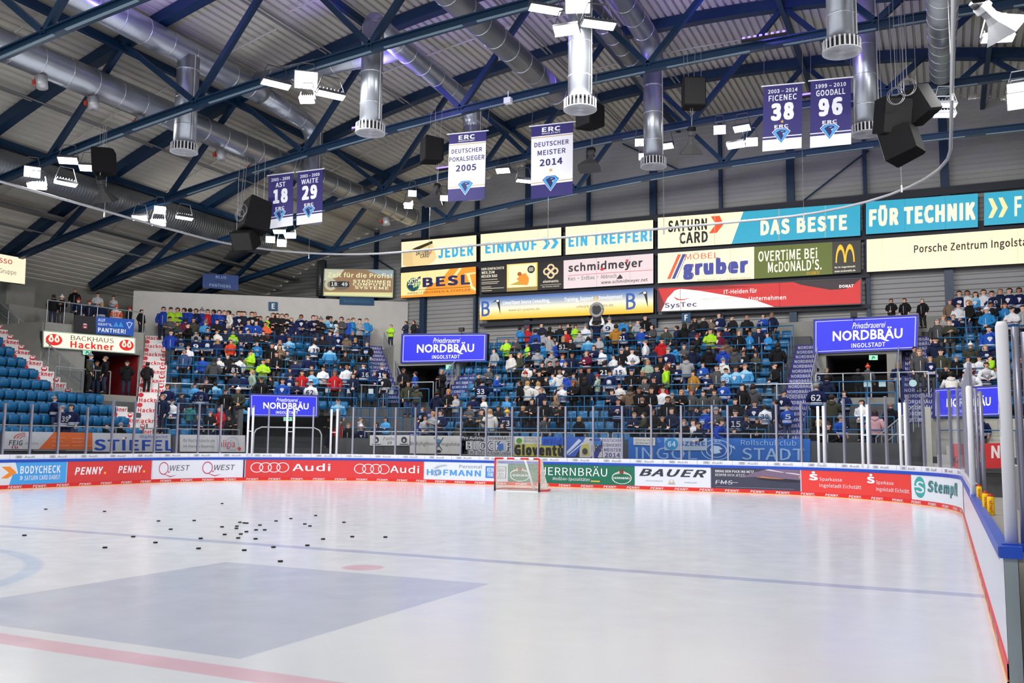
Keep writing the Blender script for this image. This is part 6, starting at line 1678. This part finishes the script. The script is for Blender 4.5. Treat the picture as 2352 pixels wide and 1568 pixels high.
# (photo crop origin, scale) then: head x y, top, facing, hair/hat [, s scarf | number | pose pN | floor w/g]
CROWD = [((0, 530), """490 650 K b d g|675 550 K f x g|880 605 W f c g|1022 615 W f c g|705 668 n f F g|805 685 n f F g|915 690 N b o g|1050 690 O b H g 17|1165 733 K r F g|1275 745 K r d g|545 655 K f V g
815 1135 E r h w s|950 1155 K l x w|875 1195 K f d w|1145 1195 K b c w|1330 1200 K b d
1495 640 b f d|1535 695 Y f c|1635 690 Y f d|1690 630 b l d|1785 640 n f d|1740 670 b b d|1820 720 b b h|1895 650 b l d|1885 720 R f d|1970 670 b f d p1|2005 665 n f x|2095 670 w l d p2|2170 695 N f d|2235 725 K f d|2325 670 K f x
1530 790 g f c|1610 835 E f d|1660 805 M b d|1740 800 E f d|1705 850 K l c|1850 825 L b h|1870 890 K f d s|1955 815 K f d|2185 770 n f x|2275 820 B f d|2280 782 n f d
1540 910 b f d|1630 955 N b d 9|1755 915 G f d|1765 968 N b d 9|1865 960 N f d s|1955 910 w f D|1960 990 N b o|2030 905 n f d|2105 920 Y b g 24|2080 995 Q f x p1|2215 910 n f d|2310 925 K f d|2170 1010 n f d s
1695 1050 W f x|1660 1088 J f g|1825 1145 B f d|1925 1155 g b D|1975 1150 w f d|2050 1130 K f x p1|2105 1168 k b d 81|2160 1150 W b d|2255 1098 Y l c p2
1510 1400 N f d|1475 1480 n l x|1640 1480 n f c|1755 1390 L f c|1810 1405 N b d 10|1925 1378 L b d 21|1870 1360 K f x|2035 1445 K f c|2145 1432 E f V p3|2195 1300 N b d s|2140 1290 n f d|2240 1270 S l o"""),
 ((560, 530), """40 715 n f d|125 670 K f x|160 700 k f d|245 718 K f D|290 740 K f D|355 685 K f x|375 718 k f d|495 730 N f d|655 705 K f g|620 768 N f d|745 725 L b d|805 695 k f c|970 735 A r x|1103 715 A f x p1|850 782 g f d
85 780 n f d|80 822 B f d|200 785 Y f d|195 838 O f d|25 905 n f d|125 915 K f d|345 910 N b d|445 798 N f o|490 812 N b h|545 820 n f c|735 800 k f h|810 822 w b d|915 805 B f x|1000 805 G f c
410 970 L f d|325 1000 w f o|335 1042 T f D|255 1030 K f d|120 1015 A f x s|685 970 k f d|635 1005 W b d 39|750 920 n f d|745 960 k l d|795 920 N f h|845 910 B f d|925 950 T b d|980 920 N f o|1005 978 N b o 10|1110 1018 K f x s|775 1058 L b d
70 1080 Y l c p2|175 1170 Y f d|240 1170 K b o|275 1108 K f d|380 1095 E f d s|465 1178 N b c|580 1132 N b c|610 1228 K f d|715 1240 W f d|915 1110 K f x p2|930 1228 W f x|820 1278 R f r|525 1278 R f D|615 1265 L f d|995 1260 K r D|985 1302 n f d|1080 1205 N b c 16|1240 1215 N b h 19|1185 1282 N f x|1275 1292 k f d|415 1252 n f d
160 1330 K f c|245 1325 K l d p2|350 1352 B f d|420 1315 N f d s|475 1368 n f d|605 1372 W b c 62|1440 1258 K f c w|1545 1288 B l d w|1780 1272 K f o w|1480 1372 E r d|1560 1412 E b d|1325 858 Y f g g|1460 830 n f d g|1530 825 K f d g|1560 862 n f d g
1740 1462 n b d|1860 1442 K f o|1890 1492 G f d p3|2115 1302 K f c|2205 1242 g f c|2280 1312 B r x|2145 1352 N b d 33|2255 1078 G f d p2|2065 1502 N b d|2160 1518 w f h"""),
 ((1100, 530), """250 988 Y f x|370 880 A b d|335 980 g f h|440 880 R b F|565 848 n f d|510 902 B b d|580 922 G b d|640 880 K b D|730 858 K f d|825 848 K l d|855 862 Y r d|785 908 R f d|690 948 G f d|740 968 k b o 51|905 922 G b c|960 858 W f h|1060 835 n b d p6|1175 800 W b h 9|1235 862 U b d|1325 808 A b d|1305 892 N b d 21|1450 782 K f d|1445 818 G b c|1370 842 E b h|1465 888 B b c|1560 862 g f D|1685 888 E f D|1780 872 n l d|1930 882 n b d|1945 798 K f D|2030 788 K f c p5|2130 758 N f d|2115 802 T f D|2280 782 K f c p5|2090 902 Y f d p1|2225 882 N f d|1850 848 K b D
435 1028 Y l x|455 1098 K f d|365 1118 E f o|290 1118 w f d|530 1082 G b d|565 1022 A b d|530 985 N b d|690 1008 b r d|795 988 K f d|655 1102 G b h|455 1218 w b d|755 1132 B f r|840 1118 n f d|970 1098 M f x p1|985 972 L b d|1080 968 G f c|1035 1048 N f d|1105 1078 W f d|1250 1078 K f h|1335 1052 K f d|1380 1082 W f d|1465 1062 K b d|1525 1002 W l x|1605 988 R b c|1560 1062 n b d|1650 1152 K f d|1705 1072 N f h|1800 1052 A b d|1840 1138 G b d|1820 1042 g f x|1920 1062 n b d|1965 958 K l F p5|2070 1058 K b d|2200 1058 b b x|2155 922 M f r|2230 1002 T b D|2310 1072 g b d
580 1202 K f d|630 1192 K f c|690 1188 K f c|780 1198 k f x|500 1252 K f d|420 1288 g r F|575 1282 K f d|620 1332 K f x|720 1272 w b x|710 1302 L f d s|790 1302 b b d|865 1252 K f d|865 1302 T f d s|960 1248 n f d|955 1332 K b D|1065 1312 S l F|1180 1282 N f d s|1130 1192 k b d 21|1270 1192 W b d 15|1385 1182 K f h s|1250 1132 W f d|1375 1272 K f D p3|1475 1282 K f o|1520 1182 S f o p1|1610 1238 n f d|1675 1232 Y l r|1740 1202 K f r|1780 1218 N f d|1930 1282 U f d|2020 1202 B f d|2085 1302 N f d|2135 1232 g f d|2205 1258 L b c 89|2200 1168 w b h|2325 1242 L f d
365 1368 K l d|440 1372 w b o|535 1378 w b o|560 1422 n f x|750 1402 W f h|850 1372 K f r|1200 1452 n f d p2|1265 1392 w f d|1380 1412 T b D|1420 1432 K f d|1520 1342 g f d p1|1600 1338 K f d|1605 1392 R b d|1555 1432 K f d|1665 1428 W f d|1740 1482 g f h|1815 1452 K f o|1915 1452 g f r|2020 1462 g f d|2120 1452 g f d|2100 1392 K f d|2200 1372 B f d|2310 1532 K f d|255 1512 L f h|595 1537 K f d|690 1502 T f o|480 1532 K f d|1285 1492 K f d|1470 1522 K b x|1700 1502 K f d"""),
 ((1100, 860), """100 332 w b o|175 302 K f D|255 342 N b I 53|400 302 K b o|730 288 K f c p2|590 388 g r d|215 452 K f D p3|905 398 K b o|1255 242 N f D|1400 362 n f x|1520 362 E l d|1585 332 K f d|1680 322 n f d|1660 397 K f x|1880 422 K f x p2|1965 412 W f d|2005 457 n f D|2065 412 b r d|2035 312 b f c s|2135 322 g f h|2330 342 N b c 15|2300 507 n f d"""),
 ((560, 860), """1610 312 K f x s|1690 352 G f o|1765 342 N f d|1655 387 G f d p3|1760 452 n b d|2035 292 g f d|2040 387 K b x|2145 332 E f D|850 228 L f c|765 397 K f c|860 422 R r d|940 457 K f x p3|1050 402 G r x|1090 472 N f V|1190 452 n f d|1280 402 L f D|1925 462 E b d"""),
 ((0, 860), """490 218 N r h s|565 302 N b h 39|640 292 N l d|960 462 K r c|1060 457 K f h|1545 242 W f c p3|1715 282 Z b d|1790 382 n f o|1920 352 K f r|1985 302 R l d|2040 387 K r c|2140 372 K f c|2195 292 L b d"""),
 ((1752, 530), """5 765 B f d|80 755 n f x|1155 632 K f d g|1275 628 K f d g|1435 632 K f x g|1775 507 N f d|1870 507 W f d|1965 567 L f D|2005 517 W f d|2055 562 N b c 19|2110 402 n f x p3|2205 477 N f d|2260 422 N f d|2340 482 K f D
1710 637 T f x|1790 672 W f d|1875 642 K l o|1890 707 K b d|2015 712 A f V p3|2050 662 k f c|2180 672 A f r|2250 707 W f c|2335 692 G f d|1570 817 g f g|1625 782 G f o|1680 822 E f x|1715 772 N f x|2035 882 B f d p5|1870 1032 E b V|1555 982 n b c|2005 1047 N f o|1365 1062 g l c|1460 1092 g f o|1530 1092 E f d|1530 1152 N f o|1740 1152 K f x|1645 1242 K f d p4|1700 1282 w b d p4|1855 1152 W f d|1955 1147 W f d|2040 1142 Y l c|2005 1212 W f d p4|1880 1262 W f r p4|2095 1242 L f d|2330 1152 K f D
945 1228 g b H w|860 1278 K b d w|1220 1202 N b o w|575 1252 K f g w|490 1252 N b d w 33|110 1212 K l c|135 1027 K b d|575 1325 n b d|480 1392 N b g 62|735 1462 N f d|190 1462 N f c|80 1542 n l d"""),
 ((1378, 666, 2.2513), """760 140 K f x p2|720 222 K f o|790 222 A f d|846 232 A f d|828 205 n f d|740 325 k f d|805 332 E f d|745 395 L f x|737 497 K f d|792 498 g b d|742 660 n r d|800 587 N f d|812 672 K f c"""),
 ((1752, 860), """50 292 W b d 39|215 292 B b c 5|620 198 E b d|890 252 W f d|1010 347 P b D|1150 277 K b x|700 392 B r h|465 412 K b o|590 462 K f D|1960 387 N f d s|2310 232 K f d"""),
]
people = []
for org, block in CROWD:
    for rec in block.replace('\n', '|').split('|'):
        t = rec.split(); k_ = org[2] if len(org) > 2 else 3.92; people.append((org[0]+float(t[0])/k_, org[1]+float(t[1])/k_, t[2], t[3], t[4], t[5:]))
rnd = random.Random(11)
placed = []
for px, py, top, fc, hr, ex in people:
    floor = None
    if px < 335 and py > 870 and 'w' not in ex: b = 'L'
    elif px < 880-max(0, py-850)*.35: b = 'C'
    else: b = 'M'
    A, t, n = BLK[b]; r = ray(px, py)
    if 'w' in ex or 'g' in ex:
        floor = ZW if 'w' in ex else (G_ if px < 400 else G_)
        P = onZ(px, py, floor+(1.62 if 'w' in ex else 1.28)); d = (P[:2]-A)@n; sc = 1.0
        if 'w' in ex and d > 6.9: P = CAM+r*((6.7-(CAM[:2]-A)@n)/(r[:2]@n)); sc = min(max((P[2]-floor)/1.65, .8), 1.1)
        if 'g' in ex and px < 400:
            back = py < 692; P = onX(px, py, -28.0 if back else -25.0); floor = 8.4 if back else G_; sc = min(max((P[2]-floor)/1.65, .85), 1.12)
        elif 'g' in ex: sc = .79
        k = 6 if 'w' in ex else 12
    else:
        best = None
        for kk in range(0, NROW):
            for dd in (.30, .22, .40, .14, .48):
                d = D0+TR*kk+dd; lam = (d-(CAM[:2]-A)@n)/(r[:2]@n); P = CAM+r*lam; h = P[2]-zrow(kk); s_ = h/1.65; e = abs(s_-.99)+abs(dd-.3)*.12
                if best is None or e < best[0]: best = (e, kk, P, s_)
        e, k, P, sc = best; floor = zrow(k); sc = min(max(sc, .78), 1.1)

    placed.append([px, py, top, fc, hr, ex, b, k, P, floor, sc])
# nobody stands inside a neighbour: nudge pairs of one row apart
for it in range(6):
    for i in range(len(placed)):
        for j in range(i):
            a, c = placed[i], placed[j]
            if abs(a[9]-c[9]) < .3:
                v = a[8][:2]-c[8][:2]; L = np.linalg.norm(v)
                if L < .42:
                    tt = BLK[a[6]][1]; s_ = 1 if v@tt >= 0 else -1; m_ = (.42-L)/2*s_
                    a[8][:2] += tt*m_; c[8][:2] -= tt*m_
# the 300 that show largest stay individuals; the smallest, all far up the stands, become one mass
def show_size(a):
    dd = (a[8]-CAM)@_fw
    return a[10]/dd*(1.25 if any(q.isdigit() for q in a[5]) or 'w' in a[5] or 'g' in a[5] or 's' in a[5] else 1.0)*(1.06 if TOPS[a[2]][0] == 'jersey' else 1.0)


placed.sort(key=lambda a: show_size(a)+(1 if 'p6' in a[5] else 0), reverse=True)
mass, placed = placed[300:], placed[:300]
BN_ = {'L': 'left', 'C': 'corner', 'M': 'middle'}
HN = {'c': ' and cap', 'h': ' and beanie', 'H': ' and orange beanie', 'V': ' and white hat', 'F': ' and red beanie', 'I': ' and yellow beanie', 'o': ', fair hair', 'r': ', red hair', 'g': ', grey hair', 'D': ', long dark hair'}
seen = {}
for a in sorted(placed, key=lambda q: q[0]):
    px, py, top, fc, hr, ex, b, k, P, floor, sc = a
    num = next((q for q in ex if q.isdigit()), None)
    blk = 'middle' if b == 'M' and px < 1860 else ('right' if b == 'M' else BN_[b])
    where = ('on %s entrance walkway' % ('left' if px < 400 else 'first' if px < 1200 else 'second')) if 'w' in ex else ('gallery over %s sign' % ('bakery' if px < 400 else 'first blue' if px < 1200 else 'second blue')) if 'g' in ex else '%s row of %s stand' % (nth(k), blk)
    d = 'person in '+TOPS[top][1]+((' number '+num) if num else HN.get(hr, ''))+(', scarf' if 's' in ex else '')+(', back turned' if fc == 'b' and not num else '')+', '+where
    seen.setdefault(d, []).append(a)
CNT = {k: 0 for k in seen}
LAB = {}
for d, L in seen.items():
    L.sort(key=lambda q: q[0])
    for i, a in enumerate(L):
        lab = d
        if len(L) > 1: lab = d.replace(' of corner stand', ', corner stand').replace(' of middle stand', ', middle stand').replace(' of right stand', ', right stand')+', %s such from left' % nth(i)
        LAB[id(a)] = lab
for a in placed:
    px, py, top, fc, hr, ex, b, k, P, floor, sc = a
    pose = next((int(q[1]) for q in ex if q[0] == 'p' and q[1:].isdigit()), None)
    if pose is None: pose = rnd.choice([0, 0, 0, 1, 2, 3, 3, 0]) if k > 0 else rnd.choice([4, 3, 0, 4])
    A, t, n = BLK[b]; ang = math.atan2(t[1], t[0])+{'f': 0, 'b': math.pi, 'l': -1.15, 'r': 1.15}[fc]+rnd.uniform(-.4, .4)
    if fc == 'f': ang += -.2
    o = D.objects.new('person', BODY[pose]); C.objects.link(o)
    o.location = (P[0], P[1], floor); o.rotation_euler = (0, 0, ang); o.scale = (sc*1.12, sc*1.12, sc)
    override(o, 0, SKINS[rnd.choice([0, 0, 1, 2, 2, 3])])
    tag(o, LAB[id(a)], 'person', 'spectators in the stands')
    kind = TOPS[top][0]
    shirt = c = D.objects.new(kind, TOPME[(pose, kind)]); C.objects.link(c); c.parent = o; override(c, 0, TM[top])
    c = D.objects.new('trousers', TROU); C.objects.link(c); c.parent = o; override(c, 0, PANTS[rnd.choice([0, 1, 1, 2, 0, 3])])
    c = D.objects.new('shoes', SHOES); C.objects.link(c); c.parent = o
    hk_ = HK_.get(hr, 'beanie')
    c = D.objects.new('cap' if hk_ == 'cap' else ('beanie' if hk_ == 'beanie' else 'hair'), HAIR[hk_]); C.objects.link(c); c.parent = o
    c.location = (0, lo(pose, 1.55), 0)
    override(c, 0, CAPM[hr] if hr in CAPM else mat('hair_'+hr, HAIRC[hr], .7))
    if 's' in ex:
        c = D.objects.new('scarf', SCARF); C.objects.link(c); c.parent = o; c.location = (0, lo(pose, 1.45), 0)
    num = next((q for q in ex if q.isdigit()), None)
    if num and fc == 'b':
        dark = top == 'W'
        if (num, dark) not in _num:
            q = MB(); poly_text(q, lambda u, v, o_: (.5*(.5-u)*(.5 if len(num) == 1 else .66), .168, 1.06+.24*v), num, 0, 0, 1, 1, NUMD if dark else NUMM, 0, .04)
            _num[(num, dark)] = q.mesh('back_number')
        c = D.objects.new('back_number', _num[(num, dark)]); C.objects.link(c); c.parent = shirt
# the mass of the farthest spectators as one object
mm = MB()
def geo(me): return np.array([tuple(v.co) for v in me.vertices]), [tuple(p.vertices) for p in me.polygons]


GB = {0: geo(BODY[0]), 3: geo(BODY[3]), 1: geo(BODY[1])}; GTp = {(p, k): geo(TOPME[(p, k)]) for p in GB for k in ('jersey', 'jacket')}; GTr = geo(TROU); GH = {k: geo(h) for k, h in HAIR.items()}
for a in mass:
    px, py, top, fc, hr, ex, b, k, P, floor, sc = a
    pose = rnd.choice(list(GB)); A, t, n = BLK[b]; ang = math.atan2(t[1], t[0])+{'f': -.2, 'b': math.pi, 'l': -1.15, 'r': 1.15}[fc]+rnd.uniform(-.4, .4)
    ca, sa = math.cos(ang), math.sin(ang); R = np.array(((ca*1.12, -sa*1.12, 0), (sa*1.12, ca*1.12, 0), (0, 0, 1)))*sc
    col_ = mat('crowd_'+top, srgb(*TOPS[top][2]), .9)
    hk_ = HK_.get(hr, 'beanie')
    for (v, f), m in ((GB[pose], SKINS[rnd.choice([0, 1, 2])]), (GTp[(pose, TOPS[top][0])], col_), (GTr, PANTS[rnd.choice([0, 1, 2])]), (GH[hk_], CAPM[hr] if hr in CAPM else mat('hair_'+hr, HAIRC[hr], .7))):
        mm.add(v@R.T+np.array((P[0], P[1], floor)), f, m)
o = mm.build('crowd', None, None, True); tag(o, 'mass of the farthest small spectators in the upper rows of the stands', 'crowd', None, 'stuff')
# the grey ring-shaped camera hood held up in the middle stand
hp = next(a for a in placed+mass if 'p6' in a[5]); P = np.array((hp[8][0], hp[8][1], hp[9]+(2.02+.42)*hp[10])); t = thing('hood_ring', 'grey ring-shaped box held up above the middle stand crowd', 'prop', P)
q = MB(); rr_ = [(.34*math.cos(x), .34*math.sin(x)) for x in np.linspace(0, 2*math.pi, 25)]
q.tube([(P[0]+x, P[1], P[2]+z) for x, z in rr_], .09, 8); q.build('ring', mat('hood_grey', srgb(150, 152, 152), .6), t, True)
q = MB(); q.box((P[0]-.22, P[1]-.05, P[2]-.22), (P[0]+.22, P[1]+.2, P[2]+.22)); q.build('dark_box', BLACK, t)
print('people', len(placed))
